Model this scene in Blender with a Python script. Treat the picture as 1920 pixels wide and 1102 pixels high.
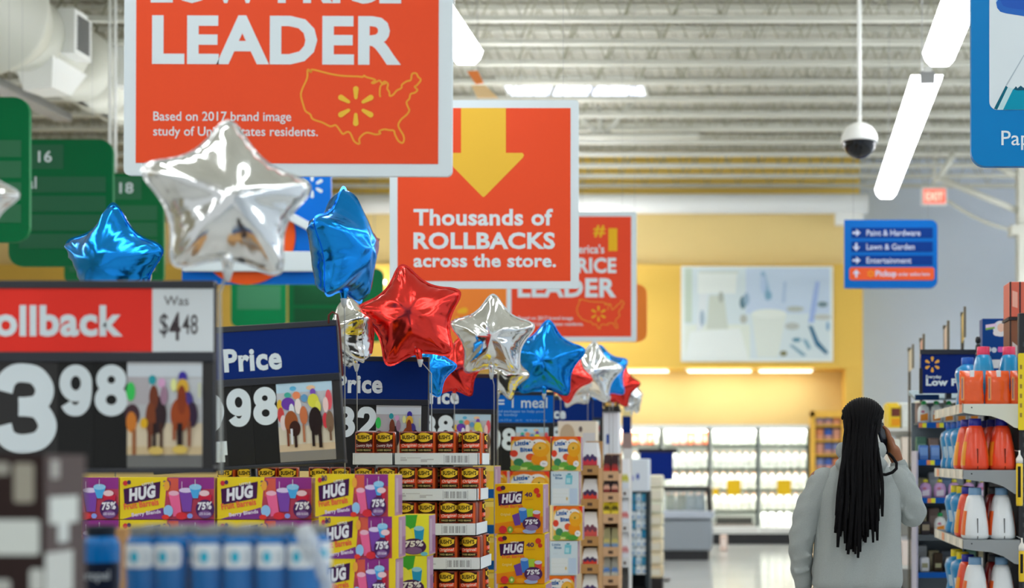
import bpy, bmesh, math, random
from mathutils import Vector, Matrix
random.seed(7)
for o in list(bpy.data.objects):
    bpy.data.objects.remove(o)
S = bpy.context.scene
COL = S.collection
PI = math.pi

# ------------------------------------------------------------------ camera, world, exposure
F = 50.0 / 36.0 * 1920.0            # focal length in pixels of the 1920 x 1102 frame
VX, HY, CH = 1408.0, 860.0, 1.5     # vanishing point of the aisle, horizon, eye height
cam = bpy.data.cameras.new('camera')
camo = bpy.data.objects.new('camera', cam)
COL.objects.link(camo)
camo.location = (0, 0, CH)
camo.rotation_euler = (PI / 2, 0, 0)
cam.lens = 50
cam.sensor_width = 36
cam.shift_x = (960 - VX) / 1920.0
cam.shift_y = (HY - 551) / 1920.0
cam.clip_end = 200
cam.dof.use_dof = True
cam.dof.focus_distance = 6.6
cam.dof.aperture_fstop = 1.6
S.camera = camo
S.view_settings.view_transform = 'Standard'
S.view_settings.look = 'None'
S.view_settings.exposure = 0.09
S.view_settings.gamma = 1.0
S.view_settings.use_curve_mapping = False
w = bpy.data.worlds.new('world')
S.world = w
w.use_nodes = True
w.node_tree.nodes['Background'].inputs[0].default_value = (0.93, 0.97, 1.0, 1)
w.node_tree.nodes['Background'].inputs[1].default_value = 0.60
LAMP = 10.5                         # radiance of the fluorescent strips

# ------------------------------------------------------------------ helpers
GAIN = 0.8
def lin(c):
    c = c / 255.0
    return c / 12.92 if c <= 0.04045 else ((c + 0.055) / 1.055) ** 2.4
MATS = {}
def mat(name, rgb, rough=0.5, metal=0.0, emit=0.0, gain=GAIN, alpha=1.0, coat=0.0, noise=0.0, nscale=20.0, bump=0.0, spec=None, trans=0.0):
    if name in MATS: return MATS[name]
    m = bpy.data.materials.new(name)
    m.use_nodes = True
    nt = m.node_tree
    b = nt.nodes['Principled BSDF']
    c = [lin(v) / gain for v in rgb]
    k_ = min(1.0, 0.93 / max(max(c), 1e-6))
    c = [v * k_ for v in c]
    b.inputs['Base Color'].default_value = (*c, 1)
    b.inputs['Roughness'].default_value = rough
    b.inputs['Metallic'].default_value = metal
    b.inputs['Coat Weight'].default_value = coat
    if spec is not None: b.inputs['Specular IOR Level'].default_value = spec
    if alpha < 1: b.inputs['Alpha'].default_value = alpha
    if trans: b.inputs['Transmission Weight'].default_value = trans
    if emit:
        b.inputs['Emission Color'].default_value = (*[lin(v) for v in rgb], 1)
        b.inputs['Emission Strength'].default_value = emit
    if noise or bump:
        tc = nt.nodes.new('ShaderNodeTexCoord')
        n = nt.nodes.new('ShaderNodeTexNoise')
        n.inputs['Scale'].default_value = nscale
        n.inputs['Detail'].default_value = 5
        nt.links.new(tc.outputs['Object'], n.inputs['Vector'])
        if noise:
            r = nt.nodes.new('ShaderNodeMapRange')
            r.inputs[3].default_value = 1 - noise
            r.inputs[4].default_value = 1 + noise
            nt.links.new(n.outputs['Fac'], r.inputs[0])
            mx = nt.nodes.new('ShaderNodeMix')
            mx.data_type = 'RGBA'
            mx.blend_type = 'MULTIPLY'
            mx.inputs[0].default_value = 1
            mx.inputs[6].default_value = (*c, 1)
            nt.links.new(r.outputs[0], mx.inputs[7])
            nt.links.new(mx.outputs[2], b.inputs['Base Color'])
        if bump:
            bp = nt.nodes.new('ShaderNodeBump')
            bp.inputs['Strength'].default_value = bump
            bp.inputs['Distance'].default_value = 0.01
            nt.links.new(n.outputs['Fac'], bp.inputs['Height'])
            nt.links.new(bp.outputs[0], b.inputs['Normal'])
    MATS[name] = m
    return m
def C(r, g, b, rough=0.5):
    """printed ink or paint of one flat colour"""
    return mat('ink_%d_%d_%d_%d' % (r, g, b, int(rough * 100)), (r, g, b), rough, spec=.14)
WHITE = C(214, 222, 226)
PAPER = C(206, 217, 221)
BLACK = C(24, 24, 24)
def P(px, py, Y):
    return Vector(((px - VX) * Y / F, Y, CH + (HY - py) * Y / F))
def ell(cx, cz, rx, rz, n=28, a0=0.0):
    return [(cx + rx * math.cos(a0 + 2 * PI * i / n), cz + rz * math.sin(a0 + 2 * PI * i / n)) for i in range(n)]
def rrect(x0, x1, z0, z1, r, n=6, corners='abcd'):
    """a bottom-left, b bottom-right, c top-right, d top-left"""
    out = []
    for tag_, cx, cz, a in (('a', x0 + r, z0 + r, PI), ('b', x1 - r, z0 + r, 1.5 * PI), ('c', x1 - r, z1 - r, 0), ('d', x0 + r, z1 - r, PI / 2)):
        if tag_ in corners:
            out += [(cx + r * math.cos(a + PI / 2 * i / n), cz + r * math.sin(a + PI / 2 * i / n)) for i in range(n + 1)]
        else:
            out.append((x0 if tag_ in 'ad' else x1, z0 if tag_ in 'ab' else z1))
    return out
_TX = {}
def text_geo(s, bold):
    key = (s, bold)
    if key in _TX: return _TX[key]
    cu = bpy.data.curves.new('lettering', 'FONT')
    cu.body = s
    cu.offset = bold
    cu.space_character = 1 + 1.9 * max(0, bold - .008)
    cu.resolution_u = 3
    ob = bpy.data.objects.new('lettering', cu)
    COL.objects.link(ob)
    dg = bpy.context.evaluated_depsgraph_get()
    me = bpy.data.meshes.new_from_object(ob.evaluated_get(dg))
    v = [tuple(p.co) for p in me.vertices]
    f = [tuple(p.vertices) for p in me.polygons]
    bpy.data.objects.remove(ob)
    bpy.data.meshes.remove(me)
    bpy.data.curves.remove(cu)
    _TX[key] = (v, f)
    return _TX[key]
class MB:
    def __init__(s):
        s.bm = bmesh.new()
        s.mats = []
    def mi(s, m):
        if m not in s.mats: s.mats.append(m)
        return s.mats.index(m)
    def add(s, verts, faces, m, M=None, smooth=False):
        k = s.mi(m)
        vs = [s.bm.verts.new(M @ Vector(v) if M else v) for v in verts]
        out = []
        for f in faces:
            try:
                fc = s.bm.faces.new([vs[i] for i in f])
            except ValueError:
                continue
            fc.material_index = k
            fc.smooth = smooth
            out.append(fc)
        return out
    def box(s, x0, x1, y0, y1, z0, z1, m, bevel=0.0, seg=2, M=None):
        v = [(x0, y0, z0), (x1, y0, z0), (x1, y1, z0), (x0, y1, z0), (x0, y0, z1), (x1, y0, z1), (x1, y1, z1), (x0, y1, z1)]
        f = [(3, 2, 1, 0), (4, 5, 6, 7), (0, 1, 5, 4), (1, 2, 6, 5), (2, 3, 7, 6), (3, 0, 4, 7)]
        fs = s.add(v, f, m, M)
        if bevel:
            ed = list({e for fc in fs for e in fc.edges})
            r = bmesh.ops.bevel(s.bm, geom=ed, offset=bevel, segments=seg, affect='EDGES', profile=0.5)
            for fc in r['faces']: fc.smooth = True
        return s
    def poly(s, pts, y, m, M=None):
        """flat outline in x-z, facing -y"""
        s.add([(p[0], y, p[1]) for p in pts], [tuple(range(len(pts)))], m, M)
        return s
    def slab(s, pts, y0, y1, m, M=None):
        n = len(pts)
        a = sum(pts[i][0] * pts[(i + 1) % n][1] - pts[(i + 1) % n][0] * pts[i][1] for i in range(n))
        if a < 0: pts = pts[::-1]
        v = [(p[0], y0, p[1]) for p in pts] + [(p[0], y1, p[1]) for p in pts]
        f = [tuple(range(n)), tuple(range(2 * n - 1, n - 1, -1))] + [(i, i + n, (i + 1) % n + n, (i + 1) % n) for i in range(n)]
        s.add(v, f, m, M)
        return s
    def text(s, t, x0, x1, zb, cap, m, y, bold=0.0, shear=0.0, rot=0.0):
        v, f = text_geo(t, bold)
        if not v: return s
        hv = text_geo('H', bold)[0]
        hb, ht = min(p[1] for p in hv), max(p[1] for p in hv)
        a, b = min(p[0] for p in v), max(p[0] for p in v)
        sx = (x1 - x0) / (b - a)
        sz = cap / (ht - hb)
        out = []
        cr, sr = math.cos(rot), math.sin(rot)
        for p in v:
            X = (p[0] - a) * sx + shear * (p[1] - hb) * sz
            Z = (p[1] - hb) * sz
            out.append((x0 + X * cr - Z * sr, y, zb + X * sr + Z * cr))
        s.add(out, f, m)
        return s
    def stroke(s, pts, w_, m, y, closed=False):
        """flat ribbon of even width along a smooth x-z path"""
        P_ = [Vector(p) for p in pts]
        n = len(P_)
        out = []
        for i in range(n if closed else n - 1):
            p0, p1, p2, p3 = [P_[(i + k) % n] if closed else P_[max(0, min(n - 1, i + k))] for k in (-1, 0, 1, 2)]
            for j in range(6):
                t = j / 6.0
                out.append(.5 * ((2 * p1) + (p2 - p0) * t + (2 * p0 - 5 * p1 + 4 * p2 - p3) * t * t + (3 * p1 - p0 - 3 * p2 + p3) * t * t * t))
        if not closed: out.append(P_[-1])
        vs, fs, N = [], [], len(out)
        for i, p in enumerate(out):
            d = (out[(i + 1) % N] - out[i - 1]) if closed else (out[min(N - 1, i + 1)] - out[max(0, i - 1)])
            d.normalize()
            q = Vector((-d.y, d.x)) * w_ / 2
            vs += [(p.x + q.x, y, p.y + q.y), (p.x - q.x, y, p.y - q.y)]
        for i in range(N if closed else N - 1):
            j = (i + 1) % N
            fs.append((2 * i, 2 * i + 1, 2 * j + 1, 2 * j))
        s.add(vs, fs, m)
        return s
    def digit(s, ch, x0, x1, z0, h, w_, m, y):
        """heavy grotesque numeral in the box x0..x1, z0..z0+h with stroke w_"""
        a, b = x0 + w_ / 2, x1 - w_ / 2
        c, d = z0 + w_ / 2, z0 + h - w_ / 2
        f = lambda l: [(a + (b - a) * u, c + (d - c) * v) for u, v in l]
        ring = lambda u, v, ru, rv: f([(u + ru * math.cos(2 * PI * i / 16), v + rv * math.sin(2 * PI * i / 16)) for i in range(16)])
        if ch == '9':
            s.stroke(ring(.5, .68, .5, .32), w_, m, y, True)
            s.stroke(f([(1, .68), (.99, .42), (.9, .17), (.7, .03), (.46, 0), (.22, .04), (.05, .17)]), w_, m, y - .0002)
        elif ch == '6':
            s.stroke(ring(.5, .32, .5, .32), w_, m, y, True)
            s.stroke(f([(0, .32), (.01, .58), (.1, .83), (.3, .97), (.54, 1), (.78, .96), (.95, .83)]), w_, m, y - .0002)
        elif ch == '8':
            s.stroke(ring(.5, .765, .43, .235), w_, m, y, True)
            s.stroke(ring(.5, .265, .5, .265), w_, m, y - .0002, True)
        elif ch == '3':
            s.stroke(f([(.02, .74), (.1, .9), (.28, .99), (.5, 1), (.75, .96), (.92, .82), (.92, .68), (.78, .56), (.5, .525), (.36, .52)]), w_, m, y)
            s.stroke(f([(.36, .525), (.5, .52), (.8, .48), (.98, .32), (.98, .18), (.82, .05), (.5, 0), (.25, .02), (.08, .1), (0, .26)]), w_, m, y - .0002)
        elif ch == '2':
            s.stroke(f([(.02, .68), (.06, .84), (.22, .97), (.5, 1), (.78, .96), (.96, .8), (.95, .62), (.8, .45), (.5, .27), (.22, .12), (.06, -.04)]), w_, m, y)
            s.poly([(x0, z0), (x1, z0), (x1, z0 + w_), (x0, z0 + w_)], y - .0002, m)
        elif ch == '4':
            s.stroke(f([(.75, -.06), (.75, .5), (.75, 1.05)]), w_, m, y)
            s.stroke(f([(.72, 1), (.36, .6), (0, .22)]), w_ * .8, m, y - .0002)
            s.poly([(x0, z0 + h * .2), (x1 + w_ * .2, z0 + h * .2), (x1 + w_ * .2, z0 + h * .2 + w_ * .85), (x0, z0 + h * .2 + w_ * .85)], y - .0004, m)
        elif ch == '1':
            s.stroke(f([(.62, -.06), (.62, .5), (.62, 1.06)]), w_, m, y)
            s.stroke(f([(.62, .93), (.45, .82), (.2, .76)]), w_ * .7, m, y - .0002)
        return s
    def tube(s, pts, r, m, n=8, M=None, caps=True):
        pts = [Vector(p) for p in pts]
        rr = r if isinstance(r, (list, tuple)) else [r] * len(pts)
        vs, fs = [], []
        up = None
        for i, p in enumerate(pts):
            t = (pts[min(i + 1, len(pts) - 1)] - pts[max(i - 1, 0)]).normalized()
            if up is None:
                up = Vector((0, 0, 1)) if abs(t.z) < 0.9 else Vector((1, 0, 0))
            a = t.cross(up)
            if a.length < 1e-5: a = t.orthogonal()
            a.normalize()
            b = a.cross(t).normalized()
            up = b
            for k in range(n):
                an = 2 * PI * k / n
                vs.append(tuple(p + (a * math.cos(an) + b * math.sin(an)) * rr[i]))
        for i in range(len(pts) - 1):
            for k in range(n):
                fs.append((i * n + k, i * n + (k + 1) % n, (i + 1) * n + (k + 1) % n, (i + 1) * n + k))
        if caps:
            fs.append(tuple(range(n))[::-1])
            fs.append(tuple((len(pts) - 1) * n + k for k in range(n)))
        s.add(vs, fs, m, M, True)
        return s
    def lathe(s, prof, m, n=24, sx=1.0, sy=1.0, M=None, ex=2.0, caps=True):
        """profile of (radius, z) turned about z; ex > 2 squares the section"""
        vs, fs = [], []
        for r, z in prof:
            for k in range(n):
                a = 2 * PI * k / n
                ca, sa = math.cos(a), math.sin(a)
                if ex != 2.0:
                    ca = math.copysign(abs(ca) ** (2 / ex), ca)
                    sa = math.copysign(abs(sa) ** (2 / ex), sa)
                vs.append((r * ca * sx, r * sa * sy, z))
        for i in range(len(prof) - 1):
            for k in range(n):
                fs.append((i * n + k, i * n + (k + 1) % n, (i + 1) * n + (k + 1) % n, (i + 1) * n + k))
        if caps:
            fs.append(tuple(range(n))[::-1])
            fs.append(tuple((len(prof) - 1) * n + k for k in range(n)))
        s.add(vs, fs, m, M, True)
        return s
    def sphere(s, c, r, m, sc=(1, 1, 1), n=16):
        prof = [(max(1e-4, r * math.sin(PI * i / 10)), -r * math.cos(PI * i / 10)) for i in range(11)]
        M = Matrix.Translation(c) @ Matrix.Diagonal((*sc, 1))
        return s.lathe(prof, m, n, M=M)
    def spark(s, cx, cz, r0, r1, w0, w1, m, y, a0=PI / 2):
        for k in range(6):
            a = a0 + k * PI / 3
            d = (math.cos(a), math.sin(a))
            q = (-d[1], d[0])
            pts = []
            for i in range(7):
                t = -PI / 2 + PI * i / 6
                pts.append((cx + d[0] * (r1 - w1 + w1 * math.cos(t)) + q[0] * w1 * math.sin(t), cz + d[1] * (r1 - w1 + w1 * math.cos(t)) + q[1] * w1 * math.sin(t)))
            for i in range(5):
                t = PI / 2 + PI * i / 4
                pts.append((cx + d[0] * (r0 + w0 + w0 * math.cos(t)) + q[0] * w0 * math.sin(t), cz + d[1] * (r0 + w0 + w0 * math.cos(t)) + q[1] * w0 * math.sin(t)))
            s.poly(pts, y, m)
        return s
    def wrap(s, r, step):
        """bend the flat x-z art about a vertical cylinder of radius r (front at -y)"""
        xs = [v.co.x for v in s.bm.verts]
        x = math.floor(min(xs) / step) * step
        while x < max(xs):
            bmesh.ops.bisect_plane(s.bm, geom=s.bm.verts[:] + s.bm.edges[:] + s.bm.faces[:], plane_co=(x, 0, 0), plane_no=(1, 0, 0), dist=1e-6)
            x += step
        for v in s.bm.verts:
            a = v.co.x / r
            rr = r - v.co.y
            v.co = Vector((rr * math.sin(a), -rr * math.cos(a), v.co.z))
        return s
    def join(s, other):
        other.bm.verts.ensure_lookup_table()
        other.bm.verts.index_update()
        idx = [s.mi(m) for m in other.mats]
        vs = [s.bm.verts.new(v.co) for v in other.bm.verts]
        for f in other.bm.faces:
            try:
                nf = s.bm.faces.new([vs[v.index] for v in f.verts])
            except ValueError:
                continue
            nf.material_index = idx[f.material_index]
            nf.smooth = f.smooth
        return s
    def mesh(s, name):
        me = bpy.data.meshes.new(name)
        s.bm.to_mesh(me)
        s.bm.free()
        for m in s.mats: me.materials.append(m)
        return me
    def build(s, name, parent=None, loc=None):
        o = bpy.data.objects.new(name, s.mesh(name))
        COL.objects.link(o)
        if parent: o.parent = parent
        if loc is not None: o.location = loc
        return o
def tag(o, label=None, cat=None, group=None, kind=None):
    if label: o['label'] = label
    if cat: o['category'] = cat
    if group: o['group'] = group
    if kind: o['kind'] = kind
    return o
def thing(name, label, cat, loc=(0, 0, 0), rot=(0, 0, 0), group=None):
    o = bpy.data.objects.new(name, None)
    COL.objects.link(o)
    o.empty_display_size = 0.05
    o.location = loc
    o.rotation_euler = rot
    return tag(o, label, cat, group)
def struct(name, mb):
    o = mb.build(name)
    o['kind'] = 'structure'
    return o
def dup(root, loc, rotz=None, label=None, group=None):
    r = root.copy()
    COL.objects.link(r)
    r.location = loc
    if rotz is not None: r.rotation_euler = (0, 0, rotz)
    if label: r['label'] = label
    if group: r['group'] = group
    for ch in list(root.children):
        c = ch.copy()
        COL.objects.link(c)
        c.parent = r
        for g in list(ch.children):
            d = g.copy()
            COL.objects.link(d)
            d.parent = c
    return r
class Stock:
    """one model placed many times: the first placing moves the model itself, the next ones copy it"""
    def __init__(s, root):
        s.root, s.used = root, False
    def put(s, loc, rotz=0.0, label=None, group=None):
        if s.used: return dup(s.root, loc, rotz, label, group)
        s.used = True
        s.root.location = loc
        s.root.rotation_euler = (0, 0, rotz)
        return tag(s.root, label, None, group)
def bake(mb, name, mods):
    """evaluate modifiers into a plain mesh"""
    o = mb.build(name)
    for kind, kw in mods:
        md = o.modifiers.new(kind, kind)
        for k, v in kw.items(): setattr(md, k, v)
    dg = bpy.context.evaluated_depsgraph_get()
    me = bpy.data.meshes.new_from_object(o.evaluated_get(dg))
    old = o.data
    o.modifiers.clear()
    o.data = me
    bpy.data.meshes.remove(old)
    for p in o.data.polygons: p.use_smooth = True
    return o
class Px:
    """traces a flat sign in photograph pixels at its own distance Y; local origin at pixel (ox, oy)"""
    def __init__(s, Y, ox, oy):
        s.k, s.ox, s.oy, s.Y = Y / F, ox, oy, Y
    def x(s, px): return (px - s.ox) * s.k
    def z(s, py): return (s.oy - py) * s.k
    def p(s, l): return [(s.x(a), s.z(b)) for a, b in l]
    def rr(s, x0, x1, y0, y1, r, corners='abcd'):
        return rrect(s.x(x0), s.x(x1), s.z(y1), s.z(y0), r * s.k, corners=corners)
    def loc(s): return P(s.ox, s.oy, s.Y)
ORD = ['first', 'second', 'third', 'fourth', 'fifth', 'sixth', 'seventh', 'eighth', 'ninth', 'tenth', 'eleventh', 'twelfth']
def art(mb, w, h, y, items, x0=None, z0=0.0):
    """print on a face of width w and height h; u from 0 (left) to 1, v from 0 (bottom) to 1; each layer a hair in front of the last"""
    if x0 is None: x0 = -w / 2
    yy = y
    for it in items:
        yy -= 0.0003
        k, m = it[0], it[1]
        if not isinstance(m, bpy.types.Material): m = C(*m)
        if k == 'p': mb.poly([(x0 + u * w, z0 + v * h) for u, v in it[2]], yy, m)
        elif k == 'r':
            u0, u1, v0, v1 = it[2]
            mb.poly([(x0 + u * w, z0 + v * h) for u, v in ((u0, v0), (u1, v0), (u1, v1), (u0, v1))], yy, m)
        elif k == 'e':
            u, v, ru, rv = it[2]
            mb.poly(ell(x0 + u * w, z0 + v * h, ru * w, rv * h, 20), yy, m)
        elif k == 't':
            t, u0, u1, v, cap = it[2][:5]
            ex_ = tuple(it[2][5:]) + (0.02, 0.0, 0.0)[len(it[2]) - 5:]
            bold, rot, sh = ex_
            mb.text(t, x0 + u0 * w, x0 + u1 * w, z0 + v * h, cap * h, m, yy, bold, sh, rot)
    return mb

# ------------------------------------------------------------------ the hall: floor, walls, ceiling
M_FLOOR = mat('polished_concrete', (176, 178, 176), 0.16, noise=0.10, nscale=1.3)
M_GREY = mat('wall_grey', (198, 208, 220), 0.75, noise=0.02, nscale=3)
M_YEL = mat('wall_yellow', (218, 178, 78), 0.7, noise=0.02, nscale=3)
M_YELP = mat('wall_pale_yellow', (240, 214, 146), 0.7, noise=0.02, nscale=3)
M_TAN = mat('wall_tan', (176, 167, 142), 0.75, noise=0.03, nscale=3)
M_DECK = mat('deck', (168, 167, 155), 0.7)
M_STEEL = mat('painted_steel', (186, 187, 176), 0.55)
M_WHITE = mat('white_enamel', (226, 228, 224), 0.4)
M_LAMP = mat('lit_tube', (250, 251, 255), 0.5, emit=LAMP)
M_SLOT = mat('slot_tube', (255, 250, 236), 0.5, emit=3.2)
M_LAMP2 = mat('added_tube_bright', (250, 251, 255), 0.5, emit=LAMP * 2.3)  # stronger tubes for the added lamps behind the arrow sign
M_LAMP3 = mat('added_tube_right', (250, 251, 255), 0.5, emit=LAMP * 2.5)  # stronger tubes for the unseen right row, lighting the far grey wall
M_SKY = mat('skylight_glow', (226, 232, 255), 0.4, emit=1.6)
M_DARK = mat('dark_plastic', (30, 31, 34), 0.45)
M_METAL = mat('galvanised', (150, 152, 152), 0.4, metal=0.3)

def wavy_bump(m, scale, strength):
    nt = m.node_tree
    tc = nt.nodes.new('ShaderNodeTexCoord')
    wv = nt.nodes.new('ShaderNodeTexWave')
    wv.inputs['Scale'].default_value = scale
    bp = nt.nodes.new('ShaderNodeBump')
    bp.inputs['Strength'].default_value = strength
    bp.inputs['Distance'].default_value = 0.03
    nt.links.new(tc.outputs['Object'], wv.inputs['Vector'])
    nt.links.new(wv.outputs['Fac'], bp.inputs['Height'])
    nt.links.new(bp.outputs[0], nt.nodes['Principled BSDF'].inputs['Normal'])
wavy_bump(M_DECK, 2.2, 0.6)

XL, XR, YN, YF, ZC = -15.0, 8.0, -9.0, 26.8, 7.15
m = MB(); m.box(XL, XR, YN, YF + 0.2, -0.15, 0, M_FLOOR); struct('floor', m)
m = MB(); m.box(XL, XR, YN, YF + 0.2, ZC, ZC + 0.1, M_DECK)
struct('ceiling', m)
m = MB(); m.box(XL, XR, YF, YF + 0.2, 0, ZC, M_GREY); struct('wall_back', m)
m = MB(); m.box(XR, XR + 0.2, YN, YF + 0.2, 0, ZC, M_GREY); struct('wall_right', m)
m = MB(); m.box(XL - 0.2, XL, YN, YF + 0.2, 0, ZC, M_TAN); struct('wall_left', m)

def zz(py, Y): return CH + (HY - py) * Y / F
def xx(px, Y): return (px - VX) * Y / F
# yellow dairy wall: tall wall, projecting soffit with a lit recess under it, pillar on the right
m = MB()
m.box(XL, xx(1612, 26.2), 26.2, YF, 0, ZC, mat('wall_yellow_lifted', (246, 212, 104), .7))  # lighter copy of the wall yellow, makes up for dim light up there
m.box(XL, xx(1618, 25.5), 25.5, 26.2, zz(497, 25.5), zz(398, 25.5), M_YELP)
struct('trim_1', m)
m = MB(); m.box(XL, xx(1585, 26.1), 26.14, 26.2, 0, zz(690, 25.2), M_YELP); struct('trim_5', m)  # thin added sheet, its paler yellow stands for the glow in the recess
m = MB()
m.box(XL, xx(1618, 25.2), 25.2, 26.2, zz(690, 25.2), zz(495, 25.2), M_YEL, 0.01)
struct('trim_2', m)
m = MB()
m.box(xx(1585, 25.2), xx(1618, 25.2), 25.2, 26.2, 0, zz(690, 25.2), M_YEL, 0.01)
struct('trim_3', m)
m = MB()
m.box(XL, xx(598, 25.0), 24.9, 25.5, zz(408, 25), ZC, M_TAN)
struct('wall_bulkhead', m)
m = MB()
m.tube([(xx(598, 24.8), 24.8, zz(382, 24.8)), (xx(1627, 24.8), 24.8, zz(382, 24.8))], 0.175, M_WHITE, 20)
m.box(xx(1566, 24.8), xx(1618, 24.8), 24.7, 25.0, zz(421, 24.8), zz(398, 24.8), M_WHITE, 0.02)
struct('trim_4', m)

M_WEB = mat('joist_web', (150, 150, 128), .6)
# roof joists with zigzag webs
jx0, jx1 = -13.0, 7.4
def joist(Y):
    m = MB()
    zb, zt = 6.4, 7.08
    m.box(jx0, jx1, Y - 0.05, Y + 0.05, zb - 0.028, zb + 0.028, M_STEEL)
    m.box(jx0, jx1, Y - 0.05, Y + 0.05, zt - 0.03, zt + 0.03, M_STEEL)
    pts, x, up = [], jx0 + (Y * 0.37) % 0.5, False
    while x < jx1:
        pts.append((x, Y, zt if up else zb))
        up = not up
        x += 0.28
    m.tube(pts, 0.02, M_WEB, 5)
    o = struct('ceiling_joist', m)
    return o
Y = 14.1
while Y < 26:
    joist(Y)
    Y += 0.88
for Y in (1.5, 4.0, 6.5, 9.0, 11.5): joist(Y)
# girder carrying the joists, with one bright V brace, and pipes along the roof
m = MB()
Yg = 21.0
m.box(xx(850, Yg), xx(1310, Yg), Yg - 0.06, Yg + 0.06, zz(259, Yg), zz(252, Yg), M_STEEL)
for a, b in (((1060, 190), (1122, 255)), ((1192, 182), (1132, 255)), ((1123, 200), (1127, 255))):
    m.tube([(xx(a[0], Yg), Yg, zz(a[1], Yg)), (xx(b[0], Yg), Yg, zz(b[1], Yg))], 0.035, M_STEEL, 8)
struct('ceiling_girder', m)
for px0, X in ((2, -5.2),):
    m = MB(); m.tube([(X, 13.8, 6.32), (X, 26.1, 6.32)], 0.03, M_STEEL, 8); struct('ceiling_pipe', m)
# right end: column with braces to the roof
m = MB()
Yc = 22.5
m.box(xx(1907, Yc), xx(1940, Yc), Yc - 0.12, Yc + 0.12, 0, ZC, M_STEEL)
m.box(xx(1893, Yc), xx(1950, Yc), Yc - 0.16, Yc + 0.16, zz(442, Yc), zz(424, Yc), M_STEEL)
m.tube([(xx(1757, Yc), Yc, zz(332, Yc)), (xx(1925, Yc), Yc, zz(402, Yc))], 0.05, M_STEEL, 8)
m.tube([(xx(1790, Yc), Yc, zz(285, Yc)), (xx(1757, Yc), Yc, zz(340, Yc))], 0.05, M_STEEL, 8)
m.tube([(xx(1870, Yc), Yc, zz(312, Yc)), (xx(1925, Yc), Yc, zz(336, Yc))], 0.05, M_STEEL, 8)
struct('column', m)
m = MB()
m.tube([(xx(1770 + 14 * i, 24), 24, zz(372 + 62 * (i / 10) ** 1.0 + 10 * math.sin(PI * i / 10), 24)) for i in range(11)], 0.03, M_STEEL, 6)
struct('ceiling_conduit', m)

# skylights in the roof deck
M_SF = mat('skylight_frame', (210, 212, 205), 0.5)
def skylight(x0, x1, y0, y1, label):
    t = thing('skylight', label, 'skylight', ((x0 + x1) / 2, (y0 + y1) / 2, ZC))
    a, b = (x1 - x0) / 2, (y1 - y0) / 2
    m = MB(); m.box(-a, a, -b, b, -0.03, -0.005, M_SKY); m.build('dome', t)
    m = MB()
    for q in ((-a - .05, -a, -b, b), (a, a + .05, -b, b), (-a - .05, a + .05, -b - .05, -b), (-a - .05, a + .05, b, b + .05)):
        m.box(q[0], q[1], q[2], q[3], -0.06, -0.001, M_SF)
    m.build('frame', t)
skylight(xx(948, 21.5), xx(1206, 21.5), 21.02, 22.1, 'bright rectangular skylight between the roof joists over the sign with the yellow arrow')

# ------------------------------------------------------------------ lamps of the hall, seen rows and added unseen ones
def strip_lamp(p0, p1, label, wd=0.26, lm=None):
    p0, p1 = Vector(p0), Vector(p1)
    L = (p1 - p0).length
    t = thing('strip_light', label, 'ceiling light', (p0 + p1) / 2, (0, 0, math.atan2(-(p1.x - p0.x), p1.y - p0.y)), 'fluorescent strip lights')
    m = MB(); m.box(-.035, .035, -L / 2, L / 2, 0.032, 0.09, M_WHITE, 0.01); m.build('housing', t)
    m = MB()
    pr = [(-wd / 2, 0.03), (-wd / 2 + .02, -0.03), (-wd / 4, -0.075), (wd / 4, -0.075), (wd / 2 - .02, -0.03), (wd / 2, 0.03)]
    m.slab(pr, -L / 2 + .06, L / 2 - .06, lm or M_LAMP); m.build('diffuser', t)
    for s in (-1, 1):
        m = MB(); m.box(-0.06, 0.06, min(s * L / 2, s * (L / 2 - .07)), max(s * L / 2, s * (L / 2 - .07)), -0.05, 0.05, M_METAL, 0.01); m.build('end_cap', t)
        m = MB(); m.tube([(0, s * .4 * L, 0.085), (0, s * .4 * L, ZC - p0.z - 0.02)], 0.004, M_METAL, 5); m.build('hanger', t)
ZL = 4.62
strip_lamp((1.585, 16.7, ZL), (1.445, 11.62, ZL), 'lit strip light nearest the far wall, beside the camera dome')
strip_lamp((1.465, 11.1, ZL), (1.36, 6.1, ZL), 'lit strip light at the top edge beside the large blue hanging sign')
strip_lamp((-4.3, 14.3, ZL), (-4.3, 10.3, ZL), 'added unseen strip light behind the largest orange sign')  # added out of sight to light the green boards and farther signs
strip_lamp((-2.2, 11.05, ZL), (-2.2, 6.0, ZL), 'lit strip light emerging behind the edge of the largest orange sign')
for X in (-2.75, 1.34):
    for Y0 in (0.3, -5.2): strip_lamp((X, Y0 + 5.1, ZL), (X, Y0, ZL), 'lit strip light overhead behind the camera, row %d bay %d' % (1 + (X > 0), 1 + (Y0 < 0)))
for i, X in enumerate((-5.8,)):
    for Y0 in (2.2, -3.4): strip_lamp((X, Y0 + 5.1, ZL), (X, Y0, ZL), 'lit strip light above the left aisles, bay at %.0f m' % Y0)
for Y0 in (14.6, 20.0):  # added lamps, out of sight behind signs, brighten the far hall
    strip_lamp((-2.9, Y0 + 4.9, ZL), (-2.9, Y0, ZL), 'added unseen strip light behind the arrow sign, bay at %.0f m' % Y0, lm=M_LAMP2)
    strip_lamp((-6.6, Y0 + 5.3, ZL), (-6.6, Y0 + 1.5, ZL), 'added unseen strip light behind the green boards, bay at %.0f m' % Y0)
for Y0 in (-3, 2.4, 7.8, 13.2, 18.6): strip_lamp((5.2, Y0 + 5.1, ZL), (5.2, Y0, ZL), 'added unseen strip light above the right-hand aisles, bay at %.0f m' % Y0, lm=M_LAMP3 if Y0 > 10 else None)  # unseen row added for the far area, far bays set stronger
for Y0 in (2.4, 7.8, 13.2): strip_lamp((-9.8, Y0 + 5.1, ZL), (-9.8, Y0, ZL), 'added unseen strip light far to the left, bay at %.0f m' % Y0)  # unseen row added to light the far area
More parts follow.
